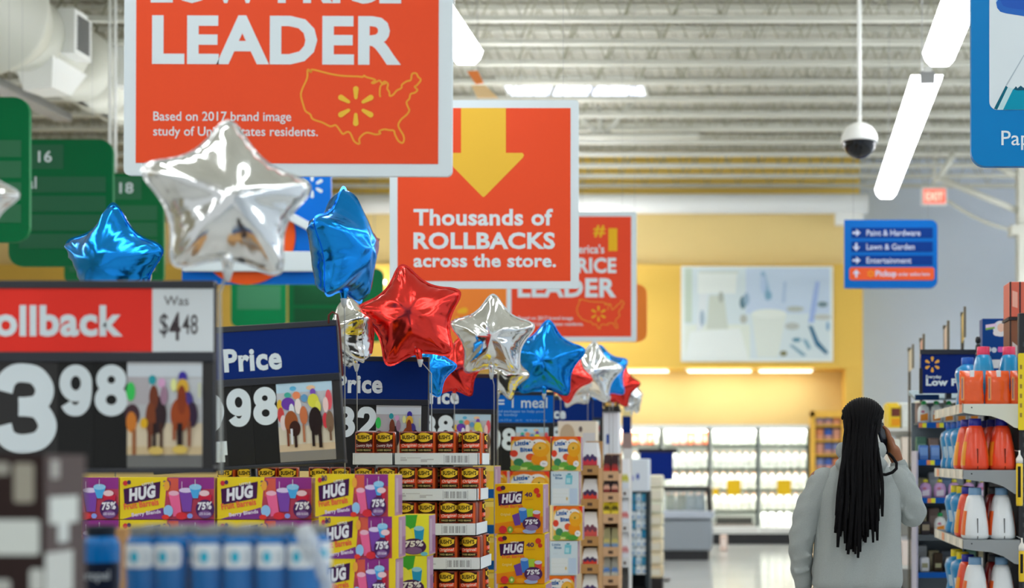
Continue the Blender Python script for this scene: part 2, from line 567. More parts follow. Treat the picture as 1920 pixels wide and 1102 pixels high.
# tubes under the yellow soffit
for i, (a, b) in enumerate(((1168, 1252), (1290, 1408), (1424, 1522), (1040, 1150))):
    t = thing('soffit_light', '%s lit slot lamp under the yellow soffit above the coolers' % ('second', 'third', 'rightmost', 'hidden first')[i], 'light', ((xx(a, 25.6) + xx(b, 25.6)) / 2, 25.55, zz(690, 25.2) - 0.012))
    L = xx(b, 25.6) - xx(a, 25.6)
    m = MB(); m.box(-L / 2, L / 2, -0.3, 0.3, -0.025, 0.0, M_SLOT); m.build('diffuser', t)
    m = MB(); m.box(-L / 2 - .03, L / 2 + .03, -0.33, -0.3, -0.025, 0.0, M_WHITE); m.build('rim', t)

# ------------------------------------------------------------------ roof services
M_DUCT = mat('duct_paint', (196, 197, 184), 0.45)
ax, az = -7.9, 6.12
t = thing('air_duct', 'fat white round air duct under the roof at upper left', 'duct', (ax, 12.5, az))
m = MB()
pr = []
yy = 0.0
while yy < 8.0:
    pr += [(0.42, yy), (0.42, yy + .56), (0.435, yy + .58), (0.42, yy + .6)]
    yy += .6
m.lathe(pr, M_DUCT, 32, M=Matrix.Rotation(-PI / 2, 4, 'X'))
m.build('duct_body', t)
m = MB()
m.lathe([(0.42, 0.0), (0.62, 0.25), (0.62, 2.1), (0.66, 2.12), (0.66, 2.2), (0.44, 2.7)], M_DUCT, 32, M=Matrix.Rotation(-PI / 2, 4, 'X'))
m.build('collar', t)
for Yv in (15.7, 17.05):
    m = MB(); m.box(0.34, 0.53, Yv - 12.5 - .2, Yv - 12.5 + .2, -0.2, 0.3, M_WHITE, 0.01)
    g = m.build('outlet', t)
    m = MB()
    for k in range(9): m.box(0.53, 0.536, Yv - 12.5 - .14, Yv - 12.5 + .14, -0.14 + k * .043, -0.108 + k * .043, M_DARK)
    m.build('grille', g)
m = MB(); m.add([(-.1, 2.9, -.3), (.34, 2.9, -.25), (.34, 3.7, -.25), (-.1, 3.7, -.3), (.0, 2.95, -.62), (.3, 2.95, -.58), (.3, 3.4, -.56), (.0, 3.4, -.58)],
    [(3, 2, 1, 0), (4, 5, 6, 7), (0, 1, 5, 4), (1, 2, 6, 5), (2, 3, 7, 6), (3, 0, 4, 7)], M_WHITE)
m.build('scoop', t)
m = MB(); m.box(-9.0, -8.78, 13.0, 18.4, 5.86, 5.97, M_METAL, 0.01)  # row of unlit strip lights, built as one plain grey housing
for Yh in (13.8, 15.6, 17.6): m.tube([(-8.89, Yh, 5.96), (-8.89, Yh, ZC - .01)], 0.008, M_METAL, 5)
tag(m.build('strip_light_housing'), 'long grey housing of an unlit strip light row under the white air duct', 'light housing')

# security dome
Yd = 12.4
t = thing('dome_camera', 'white and black security camera dome hanging on a pole', 'camera', P(1611, 265, Yd))
R = 35 * Yd / F
m = MB(); m.lathe([(0.012, R * 1.05), (R * .35, R * .95), (R * .72, R * .72), (R * .95, R * .32), (R, 0.0), (R, -R * .06)], M_WHITE, 32); m.build('hood', t)
m = MB(); m.lathe([(R * .9, -R * .05)] + [(R * .88 * math.cos(a), -R * .08 - R * .86 * math.sin(a)) for a in [i * PI / 20 for i in range(11)]], mat('smoked_dome', (14, 16, 20), 0.12), 32); m.build('lens_dome', t)
m = MB(); m.tube([(0, 0, R), (0, 0, ZC - P(1611, 265, Yd).z - .01)], 0.02, M_WHITE, 10); m.build('pole', t)

# exit sign
q = Px(24.0, 1751, 385)
t = thing('exit_sign', 'small lit red exit sign under the roof at the far right', 'exit sign', q.loc())
m = MB(); m.box(q.x(1727), q.x(1775), -0.04, 0.04, 0, q.z(351), M_WHITE, 0.01); m.build('housing', t)
m = MB(); m.box(q.x(1731), q.x(1772), -0.046, -0.03, q.z(382), q.z(355), mat('exit_face', (240, 110, 90), 0.5, emit=0.7)); f = m.build('face', t)
m = MB(); m.text('EXIT', q.x(1735), q.x(1768), q.z(377), 16 * q.k, mat('exit_letters', (255, 205, 185), 0.5, emit=0.9), -0.048, 0.03); m.build('lettering', f)
m = MB(); m.tube([(0, 0, q.z(352)), (0.05, 0, ZC - q.loc().z)], 0.03, M_STEEL, 8); m.build('stem', t)

# ------------------------------------------------------------------ far wall: picture, coolers, freezer
q = Px(25.17, 1420, 678)
t = thing('wall_picture', 'large pale framed picture of a laid breakfast table on the yellow wall', 'picture', q.loc())
m = MB(); m.box(q.x(1277), q.x(1562), -0.03, 0.02, 0, q.z(499), C(222, 228, 222), 0.006); m.build('frame', t)
m = MB()
W, H = q.x(1556) - q.x(1284), q.z(503) - q.z(673)
m.box(q.x(1284), q.x(1556), -0.036, -0.02, q.z(673), q.z(503), C(198, 211, 213))
art(m, W, H, -0.036, [
    ('r', (181, 196, 180), (0, .05, .4, 1)), ('r', (208, 216, 205), (0, .45, 0, .38)), ('r', (184, 200, 216), (.42, 1, .5, 1)),
    ('p', (214, 221, 216), [(.09, .95), (.36, .95), (.35, .72), (.09, .72)]), ('p', (196, 204, 196), [(.1, .97), (.37, .97), (.37, .94), (.1, .94)]),
    ('p', (190, 198, 186), [(.17, .70), (.27, .70), (.3, .33), (.15, .33)]), ('e', (160, 168, 158), (.25, .68, .018, .06)),
    ('p', (205, 213, 214), [(.1, .72), (.16, .72), (.13, .33), (.08, .3)]), ('e', (150, 170, 182), (.12, .45, .016, .09)),
    ('e', (90, 120, 132), (.40, .62, .022, .07)), ('e', (140, 166, 186), (.425, .66, .02, .07)), ('e', (170, 175, 165), (.405, .44, .025, .05)),
    ('p', (206, 214, 206), [(.46, .5), (.7, .5), (.64, .02), (.5, .02)]), ('e', (212, 219, 212), (.58, .5, .12, .05)),
    ('p', (214, 221, 217), [(.04, .3), (.38, .34), (.44, .0), (.0, .0)]),
    ('p', (140, 172, 196), [(.52, .95), (.55, .97), (.6, .66), (.56, .64)]), ('e', (120, 160, 184), (.575, .7, .025, .05)), ('e', (170, 190, 214), (.54, .82, .02, .1)),
    ('p', (160, 182, 206), [(.68, .85), (.7, .85), (.69, .62), (.67, .62)]), ('p', (150, 172, 212), [(.9, .85), (.93, .85), (.89, .4), (.85, .4)]),
    ('e', (170, 178, 170), (.76, .55, .06, .03)), ('e', (176, 182, 176), (.74, .36, .05, .04)), ('e', (110, 132, 140), (.95, .6, .035, .03)), ('e', (180, 184, 178), (.95, .46, .06, .03)),
    ('p', (60, 108, 138), [(.85, .37), (.88, .36), (.92, .2), (.99, .07), (.97, .05), (.9, .15)]), ('e', (84, 134, 156), (.77, .21, .03, .022)),
    ('p', (120, 160, 178), [(.81, .22), (.84, .21), (.87, .12), (.85, .1)]), ('p', (120, 156, 172), [(.72, .15), (.74, .16), (.84, .04), (.81, .03)]),
    ('e', (122, 122, 92), (.68, .06, .025, .03)), ('e', (130, 166, 190), (.985, .36, .012, .05)),
], x0=q.x(1284), z0=q.z(673))
m.build('print', t)

M_SHELF = mat('cooler_liner', (226, 230, 226), 0.35)
M_LED = mat('cooler_led', (255, 255, 246), 0.5, emit=16.0)
cool_x = [1150, 1241, 1332, 1423, 1518]
Yk = 24.9
jug_rows = [833, 877, 916, 955, 986]
names_u = ['leftmost dairy cooler', 'second dairy cooler', 'third dairy cooler', 'rightmost dairy cooler']
# milk jug model
def make_jug():
    t = thing('milk_jug', 'jug', 'milk jug')
    m = MB(); m.lathe([(0.058, 0), (0.064, 0.01), (0.064, 0.17), (0.05, 0.22), (0.022, 0.25), (0.022, 0.265)], mat('milk_white', (238, 240, 232), 0.4), 14, ex=3.0)
    m.build('bottle', t)
    m = MB(); m.lathe([(0.024, 0.262), (0.024, 0.29)], mat('jug_cap', (196, 130, 84), 0.4), 12); m.build('cap', t)
    return t
jug = Stock(make_jug())
def make_carton(c1, c2):
    t = thing('juice_carton', 'carton', 'carton')
    m = MB(); m.box(-.055, .055, -.05, .05, 0, .19, C(*c1)); m.box(-.055, .055, -.052, -.045, .05, .15, C(*c2)); m.build('carton', t)
    m = MB(); m.add([(-.055, -.05, .19), (.055, -.05, .19), (.055, .05, .19), (-.055, .05, .19), (-.055, 0, .25), (.055, 0, .25)], [(0, 1, 5, 4), (2, 3, 4, 5), (1, 2, 5), (3, 0, 4)], C(*c1)); m.build('gable', t)
    return t
orange_ct = Stock(make_carton((236, 122, 80), (250, 220, 190)))
pink_ct = Stock(make_carton((240, 170, 150), (250, 235, 225)))
for u in range(4):
    x0, x1 = xx(cool_x[u], Yk), xx(cool_x[u + 1], Yk)
    cx, hw = (x0 + x1) / 2, (x1 - x0) / 2
    t = thing('dairy_cooler', '%s, lit open shelving of white jugs at the far wall' % names_u[u], 'cooler', (cx, 25.4, 0), group='dairy coolers at the far wall')
    m = MB()
    m.box(-hw, hw, .35, .42, .28, 2.1, M_SHELF); m.box(-hw, hw, -.45, .42, 2.02, 2.1, M_SHELF, .01)
    m.box(-hw, -hw + .02, -.40, .42, .2, 2.05, M_SHELF); m.box(hw - .02, hw, -.40, .42, .2, 2.05, M_SHELF)
    m.box(-hw, hw, -.5, .42, .19, .31, mat('cooler_lip', (196, 196, 192), .4), .015)
    m.build('cabinet', t)
    m = MB(); m.box(-hw, hw, -.42, .4, 0, .19, M_DARK); m.build('kick_plate', t)
    m = MB(); m.box(hw - .055, hw - .002, -.46, -.40, .31, 2.04, mat('cooler_mullion', (70, 80, 76), .4)); m.build('mullion', t)
    for r, py in enumerate(jug_rows):
        z = zz(py, 25.2)
        if r < 4:
            m = MB(); m.box(-hw + .02, hw - .02, -.32, .35, z - .025, z, M_SHELF); sh = m.build('shelf', t)
            m = MB(); m.box(-hw + .02, hw - .02, -.335, -.32, z - .05, z + .004, mat('rail_grey', (110, 118, 106), .5)); m.build('price_rail', sh)
        ztop = zz(jug_rows[r - 1], 25.2) if r else 2.02
        m = MB(); m.box(-hw + .04, hw - .04, -.31, -.24, ztop - .034, ztop - .026, M_LED); m.build('light_strip', t)
    for r, py in enumerate(jug_rows):
        z = zz(py, 25.2) if r < 4 else .31
        n = 6
        if u == 2 and r == 4: continue
        for k in range(n):
            x = cx - hw + .02 + (2 * hw - .04) * (k + .5) / n
            st, nm = jug, 'white milk jug'
            if r == 0 and u == 0 and k < 5: st, nm = (orange_ct, 'orange juice carton') if (k * 7 + u) % 3 else (pink_ct, 'pink juice carton')
            if r == 0 and u == 1: st, nm = [(jug, 'white milk jug'), (pink_ct, 'pink juice carton'), (pink_ct, 'pink juice carton'), (orange_ct, 'orange juice carton'), (pink_ct, 'pink juice carton'), (orange_ct, 'orange juice carton')][k]
            st.put((x, 25.4 - .18, z), 0, '%s, %s from the left on the %s shelf of the %s' % (nm, ORD[k], ['top', 'second', 'third', 'fourth', 'lowest'][r], names_u[u]), 'drinks in the dairy coolers')
# low black tray in the third cooler
m = MB(); m.box(-.32, .32, -.15, .1, 0, .16, mat('tray_black', (66, 66, 60), .5), .01); m.box(-.36, .36, -.18, .12, -.0, .05, C(170, 160, 150), .01)
tag(m.build('cooler_tray', None, (xx(1377, 25.1), 25.15, .312)), 'low dark tray on the bottom deck of the third dairy cooler', 'tray')
# yellow price flags on the coolers
for i, (px, py, s) in enumerate(((1376, 914, 1.0), (1470, 914, 1.0), (1342, 922, .45))):
    q = Px(24.85, px, py + 14 * s)
    t = thing('price_flag', ['yellow price flag on the third dairy cooler', 'yellow price flag on the rightmost dairy cooler', 'small yellow tag on the post between the second and third cooler'][i], 'price tag', q.loc())
    m = MB(); m.box(-13 * s * q.k, 13 * s * q.k, -.004, .004, 0, 29 * s * q.k, C(246, 200, 40)); m.build('card', t)
    m = MB(); m.box(-.008, .008, .004, .24, 12 * s * q.k, 14 * s * q.k, M_METAL); m.build('arm', t)
# recessed yellow shelf bay
bx0, bx1 = xx(1519, 24.9), xx(1588, 24.9)
t = thing('snack_bay', 'yellow framed shelf bay of blue and orange packs beside the coolers', 'shelf unit', ((bx0 + bx1) / 2, 25.1, 0))
hw = (bx1 - bx0) / 2
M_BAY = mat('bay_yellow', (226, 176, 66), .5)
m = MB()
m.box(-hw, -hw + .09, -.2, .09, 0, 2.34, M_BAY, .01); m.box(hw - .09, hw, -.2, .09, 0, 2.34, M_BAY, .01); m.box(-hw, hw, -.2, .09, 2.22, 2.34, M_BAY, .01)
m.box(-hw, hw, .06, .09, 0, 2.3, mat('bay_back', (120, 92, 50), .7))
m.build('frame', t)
for k, py in enumerate((796, 824, 851, 880, 910, 940)):
    m = MB(); m.box(-hw + .09, hw - .09, -.16, .06, zz(py, 25) - .03, zz(py, 25), M_BAY); m.build('shelf', t)
    for j in range(3):
        cols = [(120, 130, 170), (70, 96, 160), (200, 130, 90), (60, 90, 160), (190, 140, 120), (90, 100, 150)]
        m = MB(); m.box(-.065, .065, -.05, .05, 0, .19 if k else .12, C(*cols[(k * 2 + j) % 6]), .012); m.box(-.06, .06, -.052, -.049, .02, .07, C(206, 150, 120))
        tag(m.build('snack_pack', None, ((bx0 + bx1) / 2 - .15 + .15 * j, 25.03, zz(py, 25))), 'small snack pack, %s from the left on the %s ledge of the yellow bay' % (ORD[j], ORD[k]), 'snack pack', 'packs in the yellow bay')

# chest freezer
Yz = 21.0
q = Px(Yz, 1270, 1050)
t = thing('chest_freezer', 'long grey chest freezer with a glass top in front of the coolers', 'freezer', P(1250, 1050, Yz))
q = Px(Yz, 1250, 1050)
M_FZ = mat('freezer_grey', (134, 142, 148), .4)
xl, xr = q.x(1090), q.x(1334)
m = MB(); m.box(xl, xr, 0, .95, .14, q.z(975), M_FZ, .03); m.build('cabinet', t)
m = MB(); m.box(xl - .02, xr + .03, -.03, .98, q.z(972), q.z(958), mat('freezer_rim', (168, 176, 186), .35), .02); m.build('rim', t)
m = MB(); m.box(xl + .03, xr - .05, .05, .9, 0, .15, M_DARK); m.build('base', t)
m = MB()
zt_ = q.z(916)
m.box(xl, xr - .05, .1, .14, zt_ - .03, zt_ + .02, M_DARK); m.box(xl, xr - .05, .8, .84, zt_ - .03, zt_ + .02, M_DARK)
m.add([(xr - .07, .1, q.z(958)), (xr, .05, q.z(958)), (xr - .02, .1, zt_), (xr - .09, .1, zt_), (xr - .07, .84, q.z(958)), (xr, .84, q.z(958)), (xr - .02, .84, zt_), (xr - .09, .84, zt_)], [(0, 1, 2, 3), (5, 4, 7, 6), (1, 5, 6, 2), (4, 0, 3, 7), (3, 2, 6, 7)], M_DARK)
m.build('lid_frame', t)
m = MB(); m.box(xl, xr - .09, .115, .12, q.z(958), zt_, mat('freezer_glass', (170, 180, 182), .05, alpha=.35)); m.build('glass', t)
for i, (px, c) in enumerate(((1255, (160, 162, 120)), (1275, (150, 150, 110)), (1294, (170, 185, 190)), (1312, (150, 175, 190)))):
    m = MB(); m.box(-.07, .07, -.1, .1, 0, .24, C(*c), .02); m.box(-.05, .05, -.105, -.095, .05, .18, C(*[min(255, v + 30) for v in c]))
    tag(m.build('frozen_pack', None, (P(px, 0, Yz).x, Yz + .35, q.loc().z + q.z(958))), '%s pale frozen pack showing behind the freezer glass' % ORD[i], 'frozen food', 'packs in the chest freezer')
# cream carton standing by the freezer's foot
m = MB(); m.box(-.06, .06, -.06, .06, 0, .26, C(214, 190, 176), .02); m.box(-.04, .04, -.062, -.05, .06, .2, C(236, 220, 210))
tag(m.build('floor_carton', None, (xx(1357, 23.3), 23.3, 0)), 'small pinkish carton on the floor right of the freezer', 'carton')

# ------------------------------------------------------------------ hanging signs
ORANGE = C(222, 76, 40, .45)
ORANGE2 = C(222, 72, 42, .45)
GOLD = C(244, 196, 66, .45)
GOLD2 = C(250, 172, 60, .45)
FRAMEW = C(206, 218, 222, .4)
def wires(t, xs, z0, z1, y=0.0):
    m = MB()
    for x in xs: m.tube([(x, y, z0), (x, y, z1)], 0.0013, M_METAL, 5)
    m.build('wire', t)
USA = [(390,525),(415,545),(425,525),(550,555),(640,570),(760,575),(800,578),(812,568),(830,580),(895,600),(870,620),(885,625),(925,605),(945,625),(965,612),(990,630),(985,665),(1000,690),(1005,720),(1030,710),(1055,680),(1090,660),(1095,635),(1130,610),(1160,600),(1170,555),(1200,550),(1215,575),(1235,600),(1205,640),(1190,650),(1210,675),(1190,695),(1160,705),(1150,740),(1130,765),(1140,800),(1150,825),(1135,855),(1090,895),(1070,930),(1075,960),(1105,1010),(1112,1045),(1100,1070),(1070,1055),(1045,1010),(1035,980),(1000,975),(960,970),(925,985),(935,1000),(900,1008),(830,995),(780,1035),(778,1078),(740,1060),(710,1000),(685,990),(655,1005),(630,975),(600,940),(560,948),(500,920),(430,895),(410,860),(375,835),(358,790),(340,720),(350,670),(385,590),(390,525)]
USA = [(a / 3.994 + 480, b / 3.994) for a, b in USA]
LAKE = [(a / 3.994 + 480, b / 3.994) for a, b in ((975, 625), (940, 640), (930, 670), (930, 715), (937, 727))]
def leader_sign(Y, ox, oy, s, label, orange, gold):
    """square board; traced on the near one, s = its size against the near one"""
    k = s * Y / F
    X = lambda px: (px - 540) * k
    Z = lambda py: (330 - py) * k
    t = thing('hanging_sign', label, 'sign', P(ox, oy, Y), group='orange hanging price signs')
    m = MB(); m.slab(rrect(X(233), X(847.5), 0, Z(-283), 11 * k), -0.006, 0.012, FRAMEW); m.build('frame', t)
    m = MB(); m.slab([(X(256), Z(307)), (X(822), Z(307)), (X(822), Z(-260)), (X(256), Z(-260))], -0.008, -0.004, orange); pnl = m.build('panel', t)
    m = MB()
    y = -0.009
    m.text('LOW PRICE', X(283), X(752), Z(7), 72 * k, FRAMEW, y, .036)
    m.text('LEADER', X(286), X(752), Z(122), 91 * k, FRAMEW, y, .036)
    m.text('Based on 2017 brand image', X(289), X(547), Z(228), 17 * k, FRAMEW, y, .008)
    m.text('study of United States residents.', X(289), X(597), Z(256), 17 * k, FRAMEW, y, .008)
    m.text('America\'s', X(500), X(695), Z(-86), 40 * k, FRAMEW, y, .02)
    m.digit('1', X(700), X(766), Z(-82), 138 * k, 42 * k, gold, y)
    m.text('#', X(644), X(700), Z(-168), 56 * k, gold, y, .03)
    m.build('lettering', pnl)
    m = MB()
    m.stroke([(X(a), Z(b)) for a, b in USA[:-1]], 3.4 * k, GOLD2, -0.0088, True)
    m.stroke([(X(a), Z(b)) for a, b in LAKE], 3.2 * k, GOLD2, -0.009)
    m.spark(X(668), Z(199.5), 12.5 * k, 37.5 * k, 3.2 * k, 5.3 * k, gold, -0.0095)
    m.build('map_emblem', pnl)
    wires(t, (X(300), X(780)), Z(-283), ZC - P(ox, oy, Y).z - .01)
    return t
YA, YB, YC = 5.22, 9.07, 13.2
a = leader_sign(YA, 540, 330, 1.0, 'largest orange hanging sign with a map outline, nearest in the row', ORANGE, GOLD)
a.rotation_euler = (0, 0.004, 0)
leader_sign(YC, 950 + 307 * 243 / 613.0, 640, 243 / 613.0, 'farthest orange hanging sign with a yellow number one, behind the arrow sign', ORANGE2, C(246, 190, 40))

q = Px(YB, 908, 541)
t = thing('hanging_sign', 'orange hanging sign with a fat yellow arrow pointing down, second in the row', 'sign', q.loc(), group='orange hanging price signs')
m = MB(); m.slab(q.rr(731, 1085, 188, 541, 6), -.006, .012, FRAMEW); m.build('frame', t)
m = MB(); m.slab(q.p([(746, 527), (1070, 527), (1070, 203), (746, 203)]), -.008, -.004, ORANGE); pnl = m.build('panel', t)
m = MB(); m.poly(q.p([(865, 203), (949, 203), (949, 287), (980, 287), (983, 291), (981, 296), (910, 368), (907, 370), (904, 368), (833, 296), (831, 291), (834, 287), (865, 287)]), -.009, GOLD); m.build('arrow', pnl)
m = MB()
m.text('Thousands of', q.x(776), q.x(1037), q.z(423), 31 * q.k, FRAMEW, -.009, .028)
m.text('ROLLBACKS', q.x(776), q.x(1041), q.z(467), 31 * q.k, FRAMEW, -.009, .034)
m.text('across the store.', q.x(776), q.x(1043), q.z(501), 25 * q.k, FRAMEW, -.009, .03)
m.build('lettering', pnl)
wires(t, (q.x(800), q.x(1056)), q.z(188), ZC - q.loc().z - .01)

# green aisle boards
G0, G1, G2 = C(0, 104, 58, .45), C(52, 110, 78, .5), C(30, 96, 62, .5)
def aisle_board(Y, xl, xr, yt, yb, label, number, bars, word=None, rods=None, g=G0, gb=G1, shape='abcd'):
    q = Px(Y, xr, yb)
    s = (yb - yt) / 240.0
    t = thing('aisle_board', label, 'aisle sign', q.loc(), group='green aisle boards')
    m = MB(); m.slab(q.rr(xl, xr, yt, yb, 26 * s, shape), -.02, .02, g); m.build('board', t)
    m = MB()
    for a0, a1, b0, b1 in bars: m.box(q.x(a0), q.x(a1), -.025, -.019, q.z(b1), q.z(b0), gb)
    pl = m.build('bar', t)
    m = MB()
    if number: m.text(number[0], q.x(number[1]), q.x(number[2]), q.z(number[3]), number[4] * q.k, PAPER, -.027, .02)
    if word: m.text(word[0], q.x(word[1]), q.x(word[2]), q.z(word[3]), word[4] * q.k, PAPER, -.027, .006)
    if number or word: m.build('lettering', pl)
    if rods:
        m = MB()
        for px in rods: m.tube([(q.x(px), .04, q.z(yt + 30 * s)), (q.x(px), .04, ZC - q.loc().z - .01)], 0.017, M_WHITE, 10)
        m.build('rod', t)
    else:
        wires(t, (q.x(xl + 24), q.x(xr - 40)), q.z(yt), ZC - q.loc().z - .01)
aisle_board(11.8, -150, 57, 183, 455, 'green aisle board at the left edge, nearest of the green boards', None, [(-140, 42, 264, 295), (-140, 42, 303, 334), (-140, 42, 343, 376), (-140, 42, 384, 418)])
aisle_board(13.4, 18, 213, 262, 500, 'green aisle board numbered sixteen', ('16', 74, 100, 305, 21), [(42, 121, 272, 317), (38, 200, 332, 361), (38, 200, 368, 397), (38, 200, 403, 433), (38, 200, 439, 466)], ('Cereal', -8, 71, 354, 22), g=C(6, 98, 56, .45), gb=C(44, 98, 70, .5))
aisle_board(15.2, 122, 308, 325, 540, 'green aisle board numbered eighteen, behind the silver star balloon', ('18', 226, 252, 363, 20), [(214, 267, 332, 374), (132, 296, 386, 413), (132, 296, 418, 444), (132, 296, 449, 476), (132, 296, 482, 510)], None, rods=(203, 213), g=C(16, 104, 58, .45), gb=C(50, 108, 76, .5))
aisle_board(20.0, 434, 537, 500, 613, 'small green aisle board above the second price sign', None, [(446, 527, 536, 580)])
aisle_board(22.0, 541, 720, 503, 641, 'farthest green aisle board behind the blue balloon', None, [(552, 682, 536, 572), (552, 682, 578, 606)], g=C(10, 100, 56, .45), gb=C(24, 78, 48, .5))

# blue board with the orange disc and the raised white bar
BLUE = C(0, 104, 200, .4)
q = Px(12.2, 482, 533)
t = thing('promo_board', 'blue hanging board with an orange disc and raised white bars, behind the big silver balloon', 'sign', q.loc())
m = MB(); m.slab(q.p([(342, 533), (621, 533), (621, 325), (342, 325)]), -.01, .02, BLUE); pnl = m.build('board', t)
m = MB(); m.slab(ell(q.x(463), q.z(442), 92 * q.k, 92 * q.k, 48), -.03, -.01, C(236, 92, 34, .45)); m.slab(ell(q.x(452), q.z(440), 62 * q.k, 62 * q.k, 40), -.034, -.03, C(242, 120, 30, .45)); d = m.build('disc', t)
m = MB(); m.text('SE', q.x(503), q.x(523), q.z(458), 15 * q.k, FRAMEW, -.036, .03); m.text('A', q.x(510), q.x(522), q.z(438), 13 * q.k, FRAMEW, -.036, .03); m.build('lettering', d)
m = MB()
m.box(q.x(350), q.x(600), -.1, -.05, q.z(511), q.z(474), FRAMEW, .008)
m.build('white_bar', t)
m = MB()
c, s_ = math.cos(-.50), math.sin(-.50)
m.box(-34 * q.k, 34 * q.k, -.03, .03, -8 * q.k, 8 * q.k, FRAMEW, .012, M=Matrix.Translation((q.x(558), -.09, q.z(413))) @ Matrix.Rotation(.50, 4, 'Y'))
m.build('white_rod', t)
m = MB(); m.spark(q.x(586), q.z(349), 8.5 * q.k, 22.5 * q.k, 2.6 * q.k, 3.4 * q.k, FRAMEW, -.012); m.build('emblem', pnl)
wires(t, (q.x(360), q.x(600)), q.z(325), ZC - q.loc().z - .01)

# orange pickup board behind the far red sign
q = Px(15.2, 1030, 641)
t = thing('pickup_board', 'plain orange hanging board with rounded corners, edge showing beside the far red sign', 'sign', q.loc())
m = MB(); m.slab(q.rr(834, 1213, 533, 641, 18), -.012, .012, C(252, 142, 58, .45)); pnl = m.build('board', t)
m = MB(); m.spark(q.x(848), q.z(587), 10 * q.k, 30 * q.k, 4 * q.k, 6 * q.k, C(252, 190, 50), -.014, 0.2); m.build('emblem', pnl)
wires(t, (q.x(860), q.x(1190)), q.z(533), ZC - q.loc().z - .01)

# blue direction board
q = Px(13.4, 1670, 540)
t = thing('direction_board', 'blue hanging direction board with three navy bars and one orange bar', 'sign', q.loc())
m = MB(); m.slab(q.rr(1583, 1757, 413, 540, 13, 'bc'), -.03, .05, C(0, 100, 184, .4)); m.build('board', t)
NAVY = C(2, 52, 128, .45)
rows = [(428, 447, 'Paint & Hardware', 1725, 'r'), (454, 473, 'Lawn & Garden', 1714, 'd'), (480, 498, 'Entertainment', 1708, 'r'), (502, 526, 'Pickup', 1682, 'u')]
for i, (y0, y1, s, xe, ar) in enumerate(rows):
    m = MB()
    if i < 3: m.box(q.x(1596), q.x(1748), -.034, -.029, q.z(y1), q.z(y0), NAVY)
    else: m.slab(q.rr(1592, 1751, y0, y1, 5), -.036, -.029, C(240, 98, 52, .45))
    b = m.build('bar', t)
    m = MB()
    cy = (y0 + y1) / 2
    xa = 1605
    yy = -.0375
    lil = C(196, 204, 226)
    if i == 3:
        m.text('Pickup', q.x(1641), q.x(1680), q.z(cy + 5), 11 * q.k, lil, yy, .03)
        m.text('order online here', q.x(1684), q.x(1742), q.z(cy + 4), 7 * q.k, lil, yy, .01)
        m.spark(q.x(1632), q.z(cy), 2 * q.k, 7 * q.k, 1 * q.k, 1.5 * q.k, C(250, 170, 30), yy)
    else: m.text(s, q.x(1624), q.x(xe), q.z(cy + 5.5), 11 * q.k, lil, yy, .012)
    an = {'r': 0, 'd': -PI / 2, 'u': PI / 2}[ar]
    pts = [(-7, -2), (0, -2), (0, -7), (8, 0), (0, 7), (0, 2), (-7, 2)]
    m.poly([(q.x(xa) + (a * math.cos(an) - b_ * math.sin(an)) * q.k, q.z(cy) + (a * math.sin(an) + b_ * math.cos(an)) * q.k) for a, b_ in pts], yy, lil)
    m.build('lettering', b)
wires(t, (q.x(1600), q.x(1740)), q.z(413), ZC - q.loc().z - .01)

# large blue department sign at upper right
q = Px(6.5, 1960, 313)
SKYB = C(0, 116, 180, .4)
t = thing('department_sign', 'large bright blue hanging sign with a white picture window at the upper right', 'sign', q.loc())
m = MB(); m.slab(q.rr(1820, 2140, -170, 313, 27), -.02, .02, SKYB); m.build('board', t)
m = MB(); m.slab(q.rr(1853.5, 2105, -140, 208, 15), -.023, -.019, C(202, 213, 217, .4)); pic = m.build('picture_window', t)
m = MB()
y = -.0235
m.poly(q.p([(1866, -20), (1866, 8), (1868, 18), (1874, 25), (1884, 28), (1935, 36), (2060, 50), (2080, 30), (2080, -20)]), y, C(40, 96, 176))
m.poly(q.p([(1875, -20), (1874, 4), (1879, 14), (1890, 18), (1935, 24), (2050, 36), (2070, -20)]), y - .0004, C(36, 84, 170))
m.poly(q.p([(1866, -12), (1866, 8), (1880, -12)]), y - .0008, C(150, 190, 220))
m.poly(q.p([(1862, 206), (1884, 163), (1888, 166), (1868, 208)]), y, C(8, 92, 112))
m.poly(q.p([(1868, 208), (1888, 166), (1899, 169), (1879, 208)]), y - .0003, C(176, 206, 210))
m.poly(q.p([(1879, 208), (1897, 171), (1903, 165), (1906, 170), (1912, 164), (1916, 168), (1940, 166), (2080, 172), (2080, 208)]), y - .0004, C(0, 136, 164))
m.poly(q.p([(1899, 170), (1903, 164), (1906, 168), (1912, 163), (1917, 167), (2000, 166), (2000, 170), (1905, 172)]), y - .0008, C(20, 78, 100))
m.poly(q.p([(1886, 164), (1884, 162), (1921, 100), (1922, 101)]), y - .0003, C(160, 176, 184))
m.build('print', pic)
m = MB(); m.text('Paper', q.x(1876), q.x(1966), q.z(274), 27 * q.k, FRAMEW, -.022, .004); m.build('lettering', t)
wires(t, (q.x(1870), q.x(2090)), q.z(-170), ZC - q.loc().z - .01)

# small orange pennant behind the first orange sign
q = Px(14.0, 905, 185)  # hung card stands in for an unclear orange blur
t = thing('orange_placard', 'small orange pennant hanging near the roof beside the strip light', 'placard', q.loc())
m = MB(); m.slab(q.p([(876, 134), (896, 133), (907, 156), (892, 158)]), -.01, .01, C(240, 140, 76)); m.build('flag', t)
m = MB(); m.slab(q.p([(884, 160), (910, 160), (935, 184), (895, 184)]), -.01, .01, C(222, 190, 140)); m.build('tail', t)
wires(t, (q.x(886),), q.z(160), ZC - q.loc().z - .01)

